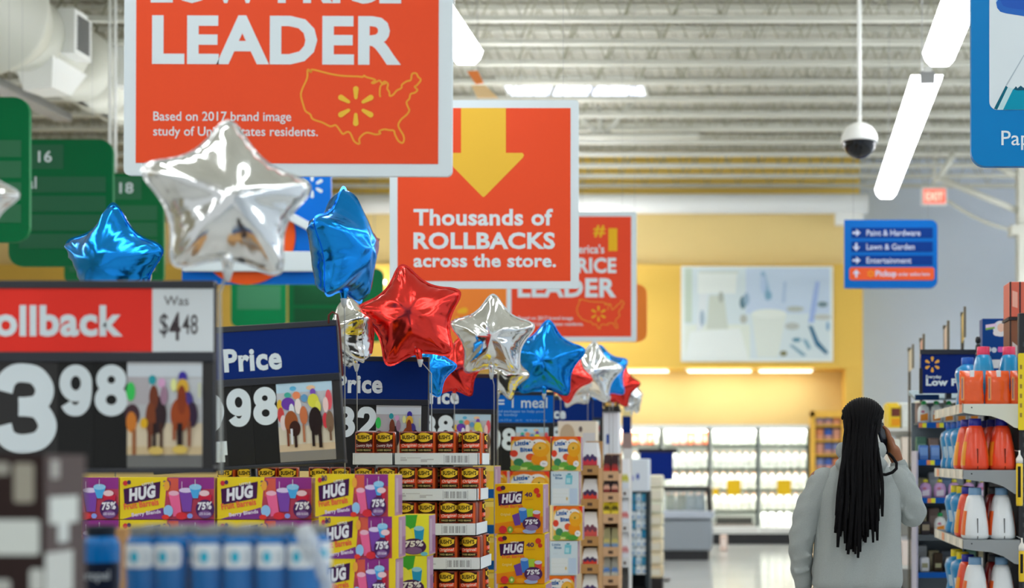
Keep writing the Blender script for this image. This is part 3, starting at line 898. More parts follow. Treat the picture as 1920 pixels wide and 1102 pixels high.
# ------------------------------------------------------------------ price signs on poles along the pallets
HORSES_A = [
    ('r', (178, 182, 184), (0, 1, .35, 1)), ('r', (196, 206, 212), (0, 1, .86, .97)), ('r', (170, 168, 172), (0, .3, .6, .86)), ('r', (186, 192, 196), (.3, 1, .6, .84)),
    ('r', (204, 192, 166), (0, 1, .1, .42)), ('r', (112, 114, 112), (0, 1, 0, .13)), ('r', (196, 178, 140), (0, 1, .12, .2)),
    ('e', (60, 190, 90), (.05, .72, .06, .09)), ('e', (70, 50, 56), (.07, .5, .1, .1)), ('e', (196, 120, 50), (.06, .43, .07, .1)), ('r', (150, 96, 60), (.07, .12, .12, .36)),
    ('e', (44, 150, 160), (.34, .83, .05, .045)), ('e', (52, 40, 44), (.4, .5, .13, .18)), ('e', (110, 58, 40), (.36, .66, .06, .12)), ('e', (120, 64, 40), (.32, .46, .07, .16)),
    ('e', (214, 170, 40), (.23, .42, .05, .05)), ('r', (104, 60, 44), (.28, .33, .16, .42)), ('r', (46, 34, 34), (.35, .39, .14, .42)), ('r', (70, 44, 36), (.44, .48, .17, .42)),
    ('e', (206, 160, 196), (.47, .8, .05, .045)), ('e', (150, 120, 140), (.5, .68, .05, .09)), ('e', (214, 220, 150), (.63, .78, .04, .06)),
    ('e', (60, 50, 150), (.75, .86, .055, .05)), ('e', (206, 166, 60), (.75, .75, .08, .09)), ('e', (70, 60, 130), (.82, .62, .07, .1)), ('e', (54, 40, 60), (.88, .5, .07, .12)),
    ('e', (150, 70, 36), (.72, .5, .13, .16)), ('e', (130, 58, 34), (.74, .64, .06, .14)), ('r', (150, 78, 46), (.62, .66, .26, .44)), ('r', (40, 30, 32), (.68, .75, .16, .42)), ('r', (130, 72, 46), (.82, .86, .2, .44)),
    ('e', (206, 180, 90), (.72, .17, .1, .04)), ('e', (206, 180, 100), (.4, .16, .1, .04)), ('r', (190, 196, 170), (.96, 1, .66, .8)),
]
HORSES_B = [
    ('r', (186, 190, 194), (0, 1, .3, 1)), ('r', (176, 206, 222), (0, 1, .88, 1)), ('e', (90, 170, 206), (.3, .93, .06, .03)), ('e', (226, 190, 150), (.62, .93, .08, .03)),
    ('r', (200, 194, 176), (0, 1, .1, .45)), ('r', (128, 126, 122), (0, 1, 0, .14)), ('r', (196, 178, 150), (0, 1, .13, .22)),
    ('e', (216, 180, 60), (.05, .72, .05, .08)), ('e', (196, 70, 70), (.06, .6, .06, .1)), ('e', (214, 200, 196), (.1, .5, .06, .1)),
    ('e', (70, 170, 150), (.2, .85, .06, .035)), ('e', (104, 60, 160), (.2, .74, .12, .08)), ('e', (214, 220, 226), (.26, .64, .05, .1)), ('e', (150, 82, 44), (.24, .5, .12, .15)), ('e', (60, 36, 30), (.3, .42, .1, .1)),
    ('e', (232, 140, 96), (.36, .84, .07, .05)), ('e', (226, 216, 210), (.38, .7, .06, .1)), ('e', (190, 110, 70), (.47, .58, .07, .12)), ('e', (96, 150, 190), (.5, .8, .06, .05)),
    ('r', (110, 60, 40), (.15, .19, .2, .42)), ('r', (52, 34, 30), (.28, .33, .18, .42)), ('r', (210, 214, 220), (.22, .26, .22, .42)), ('r', (170, 110, 80), (.44, .48, .24, .48)),
    ('e', (120, 80, 176), (.66, .87, .05, .045)), ('e', (206, 206, 70), (.66, .76, .1, .09)), ('e', (214, 214, 90), (.74, .68, .05, .08)), ('e', (40, 30, 30), (.68, .5, .12, .18)), ('r', (36, 26, 26), (.6, .65, .18, .44)), ('r', (42, 30, 28), (.72, .78, .16, .44)),
    ('e', (216, 90, 100), (.94, .76, .06, .13)), ('e', (228, 200, 196), (.88, .7, .05, .1)), ('e', (196, 60, 70), (.86, .5, .05, .1)), ('e', (120, 96, 76), (.94, .48, .07, .14)), ('r', (110, 84, 66), (.92, .96, .24, .42)),
]
M_BOARD = mat('sign_black', (30, 30, 30), .45)
M_RAIL = mat('sign_rail', (34, 38, 46), .3)
PB = C(2, 38, 108, .4)
def price_sign(Y, xr, yt, label, head, digits, pic, roll=0.0, small=None, pole_x=0.0, pole_to=0.02, hook=False, scale=1.0):
    """cut after the nearest sign: 480 x 358 units, right upper corner at pixel (xr, yt)"""
    k = 0.56 / 358.0 * scale
    loc = P(xr, yt, Y)
    W_, H_ = 482 * k, 358 * k
    t = thing('price_sign', label, 'price sign', (loc.x - W_ / 2, Y, loc.z - H_), (0, roll, 0), 'price signs along the pallets')
    X = lambda u: (u - 405) * k + W_ / 2
    Z = lambda v: (888 - v) * k
    m = MB(); m.box(-W_ / 2, W_ / 2, -.012, .012, 0, H_, M_BOARD, .004); m.build('board', t)
    m = MB(); m.box(-W_ / 2, W_ / 2, -.02, .016, Z(543), Z(528), M_RAIL, .003); m.box(-W_ / 2, W_ / 2, -.02, .0, Z(680), Z(661), M_RAIL, .003); m.box(-W_ / 2, W_ / 2, -.02, .016, 0, Z(879), M_RAIL, .003)
    m.box(X(383), W_ / 2, -.016, 0, 0, Z(680), M_BOARD, .003)
    m.build('frame', t)
    m = MB()
    if head == 'rollback':
        m.box(-W_ / 2, X(290), -.016, -.011, Z(661), Z(543), C(222, 52, 42)); m.box(X(290), W_ / 2 - .003, -.0165, -.011, Z(661), Z(543), C(208, 217, 220))
    elif head == 'meal':
        m.box(-W_ / 2, W_ / 2 - .004, -.016, -.011, Z(661), Z(543), C(0, 98, 190))
    else:
        m.box(-W_ / 2, W_ / 2 - .004, -.016, -.011, Z(661), Z(543), PB)
    h = m.build('header', t)
    m = MB()
    y = -.0172
    if head == 'rollback':
        m.text('Rollback', X(-50), X(235), Z(632), 58 * k, FRAMEW, y, .036)
        m.text('Was', X(312), X(358), Z(574), 17 * k, C(90, 90, 92), y, .004)
        m.text('$', X(304), X(320), Z(628), 38 * k, C(70, 66, 70), y, .004); m.text('4', X(322), X(343), Z(640), 52 * k, C(70, 62, 66), y, .02); m.text('48', X(346), X(375), Z(628), 36 * k, C(80, 78, 80), y, .004)
    elif head == 'meal':
        m.text('1 item = 1 meal', X(-10), X(378), Z(597), 46 * k, FRAMEW, y, .012)
        m.text('Buy specially marked packages to help your', X(20), X(366), Z(617), 10 * k, C(150, 190, 226), y)
        m.text('local food bank today', X(20), X(250), Z(632), 10 * k, C(150, 190, 226), y)
        m.text('offer details at store', X(20), X(376), Z(654), 9 * k, C(110, 160, 210), y)
    else:
        m.text('Low Price', X(-30), X(262), Z(643), 58 * k, FRAMEW, y, .038)
    m.build('lettering', h)
    m = MB()
    big, cents = digits
    m.digit(big, X(-8), X(111), Z(850), 167 * k, 35 * k, FRAMEW, -.0145)
    m.digit(cents[0], X(116), X(177), Z(781), 96 * k, 21 * k, FRAMEW, -.0145); m.digit(cents[1], X(182), X(244), Z(781), 96 * k, 21 * k, FRAMEW, -.0145)
    if small: m.poly([(X(62), Z(867)), (X(104), Z(867)), (X(104), Z(838)), (X(62), Z(838))], -.0142, FRAMEW)
    m.build('digits', t)
    m = MB(); m.box(X(112), X(180), -.0138, -.011, Z(878), Z(681), C(36, 37, 37)); m.box(X(181), X(246), -.0138, -.011, Z(878), Z(681), C(33, 34, 34)); m.build('digit_cards', t)
    m = MB(); m.box(X(243), X(383), -.015, -.011, Z(877), Z(680), C(180, 180, 180)); art(m, X(383) - X(243), Z(680) - Z(877), -.015, HORSES_A if pic == 'a' else HORSES_B, x0=X(243), z0=Z(877)); m.build('picture', t)
    m = MB(); m.tube([(pole_x, .03, pole_to - t.location.z), (pole_x, .03, H_ * .8)], .014, M_RAIL, 10); m.box(pole_x - .12, pole_x + .12, .018, .13, -t.location.z, .02 - t.location.z, M_RAIL, .004); m.build('pole', t)
    if hook:
        m = MB(); m.tube([(W_ / 2 - .03, -.02, H_ - .01), (W_ / 2 - .028, -.02, H_ + .022), (W_ / 2 - .012, -.02, H_ + .034), (W_ / 2 + .006, -.02, H_ + .022), (W_ / 2 + .012, -.02, H_ - .03), (W_ / 2 + .012, -.02, H_ - .22)], .004, C(96, 44, 40), 6); m.build('hook', t)
    return t
price_sign(4.17, 405, 529, 'nearest price sign, red header with a white corner at the left edge', 'rollback', ('3', '98'), 'a', 0.0, pole_x=-.33)
price_sign(5.6, 650, 612, 'tilted price sign with a navy header, second from the left', 'low', ('2', '98'), 'b', -0.062, small=True, hook=True)
price_sign(6.95, 803, 669, 'navy price sign showing 82 above the tiers of bean cans, third from the left', 'low', ('3', '82'), 'a', 0.012)
price_sign(8.4, 931, 701, 'navy price sign showing 88 behind the bean cans, fourth from the left', 'low', ('4', '88'), 'b', 0.012)
price_sign(9.6, 1038, 735, 'price sign with a lighter blue header, fifth from the left', 'meal', ('6', '98'), 'b', 0.006)
price_sign(11.8, 1112, 745, 'small navy price sign sixth from the left, above a cream carton', 'low', ('1', '48'), 'a', 0.0)
price_sign(13.4, 1131, 742, 'navy price sign edge showing just behind the sixth one', 'low', ('2', '48'), 'b', 0.0)

# ------------------------------------------------------------------ foil star balloons
def foil(name, rgb, rough=.1):
    if name in MATS: return MATS[name]
    m = mat(name, rgb, rough, metal=1.0, gain=1.0)
    nt = m.node_tree
    tc = nt.nodes.new('ShaderNodeTexCoord')
    n = nt.nodes.new('ShaderNodeTexNoise')
    n.inputs['Scale'].default_value = 9
    n.inputs['Detail'].default_value = 3
    bp = nt.nodes.new('ShaderNodeBump')
    bp.inputs['Strength'].default_value = .22
    bp.inputs['Distance'].default_value = .02
    nt.links.new(tc.outputs['Object'], n.inputs['Vector'])
    nt.links.new(n.outputs['Fac'], bp.inputs['Height'])
    nt.links.new(bp.outputs[0], nt.nodes['Principled BSDF'].inputs['Normal'])
    return m
FOILS = {'silver': foil('foil_silver', (238, 240, 238), .13), 'blue': foil('foil_blue', (36, 158, 255), .2), 'red': foil('foil_red', (255, 72, 64), .22)}
def star_outline(n=200, rin=.57):
    pts = []
    for i in range(10):
        r = 1.0 if i % 2 == 0 else rin
        a = PI / 2 + i * PI / 5
        pts.append(Vector((r * math.cos(a), r * math.sin(a))))
    # round the tips and the notches
    for it in range(3):
        q = []
        for i in range(len(pts)):
            a, b = pts[i], pts[(i + 1) % len(pts)]
            q += [a * .78 + b * .22, a * .22 + b * .78] if it == 0 else [a * .75 + b * .25, a * .25 + b * .75]
        pts = q
    mx = max(p.y for p in pts)
    return [p / mx for p in pts]
OUT = star_outline()
def star_mesh(foilm, R, puff, seed):
    rnd = random.Random(seed)
    N = len(OUT)
    rings = [0.0, .1, .2, .3, .4, .5, .6, .7, .78, .85, .91, .95, .98, 1.0]
    fine = []
    for i in range(N):
        a, b = OUT[i], OUT[(i + 1) % N]
        for j in range(4): fine.append((a + (b - a) * (j + .5) / 4, (b - a).length / 4))
    def dist(p):
        # smooth distance to the seam, so the lobes swell without hard ridges
        s_ = 0.0
        for c, l in fine: s_ += l / max(1e-6, (p - c).length) ** 3
        return s_ ** -.5
    m = MB()
    ph = [rnd.random() * 6 for _ in range(4)]
    vs, fs = [], []
    for side in (-1, 1):
        base = len(vs)
        for ri, q in enumerate(rings):
            for i in range(N):
                o = OUT[i]
                p = o * q
                d = dist(p)
                h = puff * (max(0, d - .012) ** .6) * 1.5 * (1 if q < .999 else 0)
                a = math.atan2(p.y, p.x)
                # crimps that run in from the welded seam, soft dents on the belly
                cr = (.03 * math.sin(37 * a + ph[0]) + .015 * math.sin(61 * a + ph[3])) * math.exp(-((q - .86) / .12) ** 2)
                dn = .03 * math.sin(5 * a + ph[1]) * math.sin(q * 5 + ph[2]) * min(1, d * 6) * min(1, q * q * 6)
                h = max(0, h + (cr + dn) * (1 if d > .01 else 0))
                vs.append((p.x * R, side * h * R, p.y * R))
        for ri in range(len(rings) - 1):
            for i in range(N):
                f = (base + ri * N + i, base + ri * N + (i + 1) % N, base + (ri + 1) * N + (i + 1) % N, base + (ri + 1) * N + i)
                fs.append(f if side < 0 else f[::-1])
    m.add(vs, fs, foilm, None, True)
    # flat welded rim
    rim = [(o.x * R * s_, y, o.y * R * s_) for o in OUT for s_, y in ((1.0, 0), (1.045, 0))]
    rf = [(2 * i, 2 * ((i + 1) % N), 2 * ((i + 1) % N) + 1, 2 * i + 1) for i in range(N)]
    m.add(rim, rf, foilm)
    bmesh.ops.remove_doubles(m.bm, verts=m.bm.verts[:], dist=R * .0008)
    return m
M_STICK = mat('clear_stick', (170, 176, 174), .15, alpha=.45)
M_WIRE = mat('stick_wire', (150, 152, 150), .3, metal=.6)
def balloon(px, py, Y, rpx, color, label, yaw=0.0, roll=0.0, pitch=0.0, puff=.62, stick=None, seed=1, stick_dx=0.0, clip=False):
    R = rpx * Y / F
    loc = P(px, py, Y)
    t = thing('star_balloon', label, 'balloon', loc, group='foil star balloons over the pallets')
    b = star_mesh(FOILS[color], R, puff, seed).build('foil_body', t)
    b.rotation_euler = (pitch, roll, yaw)
    m = MB()
    m.tube([(0, 0, -R * .60), (0, 0, -R * .74), (0, 0, -R * .92)], [R * .12, R * .07, R * .03], FOILS[color], 10)
    m.box(-R * .07, R * .07, -R * .13, -R * .05, -R * .62, -R * .48, C(170, 172, 170), R * .01)
    nk = m.build('neck', t); nk.rotation_euler = (pitch, roll, yaw)
    if stick:
        nb = Vector((0, 0, -R * .9))
        nb.rotate(nk.rotation_euler)
        m = MB(); m.tube([nb + Vector((0, 0, .01)), nb + Vector((stick_dx, 0.01, -.05)), Vector((nb.x + stick_dx * 1.2, .02, (stick if clip else .02) - loc.z))], .0055 if Y < 4.5 else .0026, M_STICK if Y < 4.5 else M_WIRE, 8); m.build('stick', t)
        m = MB(); m.lathe([(.006, -.02), (.012, .0), (.015, .014), (.012, .016)], C(190, 196, 196, .2), 12, M=Matrix.Translation(nb)); m.build('cup', t)
        m = MB()
        if clip: m.tube([(nb.x + stick_dx * 1.2, .02, stick - loc.z + .02), (-1.574 - loc.x, .165, stick - loc.z + .02)], .004, C(90, 94, 96), 8); m.build('clip', t)
        else: m.lathe([(.06, -loc.z), (.06, .03 - loc.z), (.01, .04 - loc.z)], C(60, 62, 66), 16, M=Matrix.Translation((nb.x + stick_dx * 1.2, .02, 0))); m.build('weight', t)
    return t
def st(Y, py): return CH + (HY - py) * Y / F
balloon(428, 380, 4.0, 152, 'silver', 'big silver star balloon in front of the largest orange sign', yaw=.50, pitch=-.08, roll=.02, stick=st(4.0, 889), seed=3, clip=True, stick_dx=-.026, puff=.66)
balloon(214, 498, 5.75, 112, 'blue', 'blue star balloon rising behind the nearest price sign', yaw=-.30, roll=.09, pitch=.12, stick=st(5.4, 890), seed=5, puff=.7)
balloon(645, 466, 5.9, 112, 'blue', 'tall blue star balloon turned edge-on', yaw=1.36, roll=0.0, pitch=0.0, stick=st(5.9, 890), seed=7, puff=.72)
balloon(660, 626, 6.6, 70, 'silver', 'small silver star balloon behind the tilted price sign', yaw=-.95, roll=-.1, pitch=.1, stick=st(6.3, 880), seed=9, puff=.8)
balloon(772, 594, 6.75, 98, 'red', 'red star balloon in front of the arrow sign', yaw=.12, roll=-.19, pitch=-.1, stick=st(6.6, 800), seed=11, stick_dx=.05, puff=.6)
balloon(800, 690, 7.45, 56, 'blue', 'blue star balloon peeping out behind the red one', yaw=.5, roll=.2, stick=st(7.9, 820), seed=13)
balloon(856, 692, 8.0, 56, 'red', 'red star balloon low behind the fourth price sign', yaw=-.2, roll=.1, stick=st(8.0, 820), seed=15)
balloon(923, 633, 7.8, 79, 'silver', 'silver star balloon facing front beside the far red sign', yaw=.12, roll=.02, stick=st(7.8, 870), seed=17, stick_dx=.012)
balloon(948, 700, 8.9, 50, 'silver', 'small silver star balloon directly under another silver one', yaw=-.4, roll=.4, stick=st(8.9, 800), seed=19)
balloon(1024, 676, 9.2, 74, 'blue', 'blue star balloon facing front above the light blue price sign', yaw=-.1, roll=.06, stick=st(9.2, 800), seed=21)
balloon(990, 712, 9.9, 50, 'blue', 'blue star balloon tucked behind the front-facing blue one', yaw=.6, roll=.3, stick=st(9.9, 800), seed=22)
balloon(1058, 702, 10.3, 52, 'red', 'red star balloon mostly hidden behind the front-facing blue one', yaw=.2, roll=.5, stick=st(10.6, 800), seed=23)
balloon(1108, 700, 11.0, 58, 'silver', 'silver star balloon above the sixth price sign', yaw=.2, roll=.12, stick=st(11.0, 800), seed=25)
balloon(1076, 730, 11.3, 36, 'silver', 'smallest silver star balloon resting near the sixth price sign', yaw=-.4, roll=1.1, stick=st(11.3, 800), seed=26)
balloon(1134, 700, 11.8, 52, 'blue', 'blue star balloon between silver and red ones at the row end', yaw=.55, roll=-.2, stick=st(11.8, 800), seed=27)
balloon(1158, 722, 12.4, 42, 'red', 'red star balloon at the far end of the row', yaw=-.1, roll=.25, stick=st(12.4, 830), seed=29)
balloon(1186, 744, 13.2, 34, 'silver', 'silver star balloon turned away beyond the last red one', yaw=1.1, roll=.1, stick=st(13.2, 830), seed=31)
balloon(-62, 372, 3.7, 88, 'silver', 'silver star balloon tip cut by the left edge', yaw=.2, roll=.2, stick=st(3.7, 900), seed=33)

# ------------------------------------------------------------------ pallets of merchandise on the left
CARD = mat('cardboard', (176, 134, 84), .8, noise=.06, nscale=30)
CARD2 = mat('cardboard_pale', (196, 160, 124), .8, noise=.05, nscale=30)
def riser(x0, x1, y0, y1, z, label):
    """pallet with a plain carton block that carries a stack"""
    t = thing('display_pallet', label, 'pallet', ((x0 + x1) / 2, (y0 + y1) / 2, 0))
    a, b = (x1 - x0) / 2, (y1 - y0) / 2
    m = MB()
    for k in range(3):
        xk = -a + .05 + (2 * a - .1) * k / 2
        m.box(xk - .05, xk + .05, -b, b, 0, .1, mat('pallet_wood', (170, 140, 100), .8))
    m.box(-a, a, -b, b, .1, .13, MATS['pallet_wood']); m.build('pallet', t)
    m = MB(); m.box(-a + .01, a - .01, -b + .01, b - .01, .13, z, CARD, .006); m.build('block', t)
    return t

# dark carton stand nearest the lens
Yn = 2.45
xr, dz = xx(84, Yn), .15
top = zz(852, Yn)
t = thing('carton_stand', 'dark brown carton stand with pale printed panels at the lower left edge', 'display stand', (xr - .25, Yn, 0))
DBR = C(44, 32, 30, .55); GBR = C(88, 78, 76, .6)
m = MB(); m.box(-.25, .25, 0, dz, 0, top, DBR)
m.add([(.2502, 0, 0), (.2502, dz, 0), (.2502, dz, top), (.2502, 0, top)], [(0, 1, 2, 3)], GBR)
m.build('carton', t)
def onpx(px, py): return ((px - VX) * Yn / F - (xr - .25), zz(py, Yn))
m = MB()
pale = C(190, 196, 188, .6)
for x0, x1, y0, y1, c in ((-60, 74, 974, 1040, (198, 204, 198)), (26, 64, 868, 942, (150, 146, 132)), (-10, 18, 866, 890, (150, 148, 138)), (-60, 20, 1086, 1110, (170, 172, 166)), (56, 82, 1066, 1110, (186, 190, 184))):
    a, b = onpx(x0, y1), onpx(x1, y0)
    m.poly(rrect(a[0], b[0], a[1], b[1], .006), -.0006, C(*c, .6))
m.build('front_print', t)
m = MB()
for py0, py1, y0, y1, c in ((862, 896, .02, .05, (168, 166, 160)), (930, 980, .015, .12, (200, 206, 200)), (980, 1016, .045, .085, (196, 202, 198)), (1032, 1110, .0, .1, (192, 196, 190))):
    z0, z1 = zz(py1, Yn + .07), zz(py0, Yn + .07)
    m.add([(.2508, y0, z0), (.2508, y1, z0), (.2508, y1, z1), (.2508, y0, z1)], [(0, 1, 2, 3)], C(*c, .6))
m.build('side_print', t)

# --- purple twenty packs of barrel drinks
PUR, YLW, ORD_, RED_ = (84, 40, 96), (252, 222, 44), (236, 120, 90), (196, 56, 70)
def hug_art(right_margin):
    R = .92 if right_margin else 1.0
    it = [('r', (250, 222, 46), (0, 1, 0, 1)),
          ('p', (178, 66, 88), [(.46, 0), (R, 0), (R, 1), (.5, 1)]), ('p', (138, 52, 130), [(.52, .72), (R, .72), (R, 1), (.52, 1)]), ('p', (206, 90, 74), [(.5, .55), (.62, .5), (.62, .98), (.52, .98)]),
          ('p', (120, 56, 132), [(0.03, .0), (.46, .28), (.47, .0)]),
          ('p', (64, 26, 70), [(.05, .34), (.42, .5), (.43, .9), (.04, .72)]),
          ('t', (238, 240, 246), ('HUG', .10, .38, .42, .30, .06, .16, .18)),
          ('t', (238, 240, 246), ('LITTLE', .24, .36, .79, .06, .02, .16)),
          ('t', (236, 110, 70), ('Fruit Barrels', .05, .42, .22, .15, .03, .15)),
          ('t', (226, 214, 236), ('Berry Blends', .13, .44, .055, .09, .03, .13)),
          ('t', (104, 60, 110), ('20', .46 if not right_margin else .08, .54 if not right_margin else .15, .79 if not right_margin else .84, .13, .03)),
          ('e', (196, 50, 60), (.06, .86, .025, .06)), ('e', (70, 50, 90), (.1, .88, .02, .05)),
          ('e', (240, 170, 70), (.5, .8, .03, .12)),
          ('p', (232, 104, 150), [(.52, .6), (.63, .64), (.66, .1), (.57, .06)]), ('e', (244, 190, 210), (.575, .62, .055, .06)),
          ('p', (118, 70, 160), [(.63, .68), (.78, .68), (.76, .18), (.67, .18)]), ('e', (210, 196, 226), (.705, .69, .075, .06)),
          ('p', (74, 164, 220), [(.74, .76), (.87, .76), (.83, .5), (.78, .5)]), ('e', (150, 206, 240), (.805, .77, .065, .07)), ('r', (226, 226, 236), (.8, .806, .8, .95)), ('r', (214, 196, 220), (.66, .666, .74, .9)),
          ('p', (190, 40, 64), [(.84, .58), (.97 * R if right_margin else .98, .58), (.95 * R if right_margin else .96, .3), (.86, .3)]), ('e', (232, 200, 204), (.9 if not right_margin else .84, .62, .055, .07)),
          ('e', (150, 196, 236), (.52, .2, .05, .14)), ('e', (206, 50, 60), (.66, .08, .06, .09)), ('e', (214, 60, 50), (.49, .05, .04, .06)), ('e', (130, 150, 220), (.75, .08, .03, .06)),
          ('e', (74, 40, 92), (.91 if not right_margin else .8, .24, .10, .23)), ('e', (120, 84, 140), (.91 if not right_margin else .8, .12, .07, .09)),
          ('t', (240, 240, 246), ('75%', .83 if not right_margin else .72, .98 if not right_margin else .88, .22, .18, .05, .06, .12)),
          ('t', (214, 204, 226), ('LESS SUGAR', .85 if not right_margin else .745, .97 if not right_margin else .86, .1, .06, .02)),
          ]
    return it
def hug_model(w, h, d, right_margin, name, alt=None):
    t = thing(name, 'box', 'drink box')
    m = MB(); m.box(-w / 2, w / 2, 0, d, 0, h, C(250, 222, 46, .4), .002)
    m.add([(w / 2 + .0006, .003, .003), (w / 2 + .0006, d - .003, .003), (w / 2 + .0006, d - .003, h - .003), (w / 2 + .0006, .003, h - .003)], [(0, 1, 2, 3)], C(164, 128, 154, .4))
    m.add([(w / 2 + .001, d * .16, h * .1), (w / 2 + .001, d * .42, h * .1), (w / 2 + .001, d * .42, h * .9), (w / 2 + .001, d * .16, h * .9)], [(0, 1, 2, 3)], C(180, 160, 172, .4))
    m.add([(w / 2 + .0012, d * .5, h * .06), (w / 2 + .0012, d * .95, h * .06), (w / 2 + .0012, d * .95, h * .5), (w / 2 + .0012, d * .5, h * .5)], [(0, 1, 2, 3)], C(140, 96, 132, .4))
    m.build('carton', t)
    m = MB(); art(m, w, h, -.0002, alt or hug_art(right_margin)); m.build('front_print', t)
    return t
Yh = 5.49
kh = Yh / F
hw_, hh = 178 * kh, 80 * kh
hug = Stock(hug_model(hw_ - .002, hh - .003, .12, False, 'drink_box'))
ztop = zz(893.5, Yh)
for r in range(2):
    for c, cxp in enumerate((134, 313.5, 496)):
        hug.put((xx(cxp, Yh), Yh, ztop - hh * (r + 1) + .001), 0, 'purple yellow drink box, %s from left, %s row of wide stack' % (ORD[c], 'top' if r == 0 else 'second'), 'wide stack of drink boxes')
riser(xx(40, Yh), xx(587, Yh), Yh + .005, Yh + .115, ztop - 2 * hh + .0005, 'pallet block under the wide stack of purple drink boxes')
hw2, hh2 = 147 * kh, 79.5 * kh
hug2 = Stock(hug_model(hw2, hh2 - .002, .12, True, 'drink_box'))
Yh2 = Yh - .06
for r, cxp in enumerate((665.5, 672.5, 667, 668)):
    hug2.put((xx(cxp, Yh2), Yh2, zz(889 + 79.0 * (r + 1), Yh2)), [0, .012, -.01, 0][r], 'purple and yellow drink box, %s from the top of the narrow corner stack' % ORD[r], 'narrow stack of drink boxes')
riser(xx(596, Yh2), xx(738, Yh2), Yh2 + .005, Yh2 + .115, zz(889 + 79.0 * 4, Yh2) - .0005, 'pallet block under the narrow corner stack of drink boxes')
# green and yellow boxes at the corner
green_art = [('r', (226, 226, 60), (0, 1, 0, 1)), ('p', (66, 164, 60), [(0, .55), (.55, .7), (.62, 1), (0, 1)]), ('e', (236, 236, 90), (.12, .45, .35, .3)), ('p', (40, 150, 200), [(.5, .68), (.85, .66), (.8, .3), (.56, .3)]), ('e', (150, 210, 230), (.67, .67, .17, .06)),
             ('e', (70, 40, 84), (.5, .22, .42, .2)), ('e', (120, 90, 136), (.5, .12, .28, .09)), ('t', (240, 240, 244), ('75%', .18, .82, .2, .15, .05, .06, .1)), ('e', (110, 190, 210), (.85, .04, .12, .05))]
Yg_ = 5.75
kg = Yg_ / F
gb = Stock(hug_model(56 * kg, 76 * kg, .12, False, 'drink_box', green_art))
for r, cxp in enumerate((776, 772, 775)):
    gb.put((xx(cxp, Yg_), Yg_, zz(964 + 77 * (r + 1), Yg_)), 0, 'green and yellow drink box, %s from the top beside the purple corner stack' % ORD[r], 'green drink boxes')
riser(xx(748, Yg_), xx(802, Yg_), Yg_ + .005, Yg_ + .115, zz(964 + 77 * 3, Yg_) - .0005, 'pallet block under the green drink boxes')

# --- blue sports drink bottles in front
BLU = mat('drink_blue', (0, 100, 168), .22, noise=.08, nscale=14, spec=.3)
def bottle_model(kind):
    t = thing('drink_bottle', 'bottle', 'bottle')
    r = .0335
    m = MB(); m.lathe([(.030, 0), (r, .01), (r, .045), (r * .93, .055), (r, .065), (r, .105), (r * .96, .12), (r, .135), (r, .202), (r * .9, .212), (.025, .219), (.0165, .222)], BLU, 24)
    m.build('bottle', t)
    m = MB(); m.lathe([(.024, .216), (.0245, .219), (.0262, .236), (.024, .239), (.019, .239)], C(120, 124, 122, .4) if kind == 'a' else C(26, 34, 44, .4), 24); m.build('cap', t)
    lab = MB()
    if kind == 'a':
        lab.poly(rrect(-.036, .036, .153, .203, .014), 0, C(214, 222, 226, .3))
        lab.poly(ell(-.004, .176, .009, .0125, 20), -.0004, C(0, 166, 196, .3)); lab.poly([(.012, .162), (.028, .162), (.028, .186), (.012, .188)], -.0004, C(190, 200, 206, .3))
        lab.text('B', -.026, -.018, .167, .018, C(150, 156, 164), -.0006, .02)
    else:
        lab.poly([(-.05, .10), (.05, .10), (.05, .17), (-.05, .17)], 0, C(22, 30, 48, .3))
        lab.text('propel', -.026, .026, .138, .018, C(170, 180, 186), -.0004, .02)
        lab.poly(ell(-.026, .114, .006, .007), -.0004, C(150, 170, 186))
    lab.wrap(r + .0008, .006); lab.build('label', t)
    return t
Yb = 3.0
kb = Yb / F
bot = Stock(bottle_model('a'))
zb = zz(986, Yb) - .239
bx = [268, 322, 390, 449, 511, 570]
for r in range(2):
    for c, px in enumerate(bx):
        bot.put((xx(px, Yb), Yb + r * .074, zb), [.0, -.05, .25, .2, .1, -.05][c] + r, 'blue bottled drink, %s from the left in the %s row of the wrapped case' % (ORD[c], 'front' if r == 0 else 'back'), 'blue bottles in the wrapped case')
x0, x1 = xx(236, Yb), xx(602, Yb)
m = MB(); m.box(x0, x1, Yb - .04, Yb + .115, zb - .02, zb - .0005, CARD, .003)
m.box(x0, x0 + .004, Yb - .04, Yb + .115, zb - .02, zb + .05, CARD); m.box(x1 - .004, x1, Yb - .04, Yb + .115, zb - .02, zb + .05, CARD)
tag(m.build('case_tray'), 'shallow cardboard tray under the row of blue bottles', 'tray')
riser(x0, x1, Yb - .04, Yb + .5, zb - .0205, 'pallet block under the case of blue bottles')
# clear wrap, with whitish blobs at the right end standing for its glints
M_WRAP = mat('clear_wrap', (236, 242, 246), .12, alpha=.04, bump=.9, nscale=28)
m = MB()
rnd = random.Random(4)
NX, NZ = 34, 10
vs = []
for i in range(NX + 1):
    for j in range(NZ + 1):
        u, v = i / NX, j / NZ
        x = x0 - .004 + (x1 - x0 + .012) * u
        y = Yb - .043 + .006 * math.sin(u * 40) * (v > .5) + rnd.uniform(-.002, .002)
        z = zb + .19 * v + .006 * math.sin(u * 23)
        vs.append((x, y, z))
m.add(vs, [(i * (NZ + 1) + j, (i + 1) * (NZ + 1) + j, (i + 1) * (NZ + 1) + j + 1, i * (NZ + 1) + j + 1) for i in range(NX) for j in range(NZ)], M_WRAP, None, True)
M_WRAP2 = mat('wrap_glints', (226, 234, 240), .15, alpha=.5, bump=.9, nscale=30)  # whiter, denser film painted for the glints of the bunched wrap
for k in range(7):
    m.sphere((xx(586 + 3 * k, Yb), Yb - .05 + .012 * k, zz(1000 + 16 * k, Yb)), .017 + .004 * math.sin(k * 2.1), M_WRAP2, (1.1, .8, 1.3), 10)
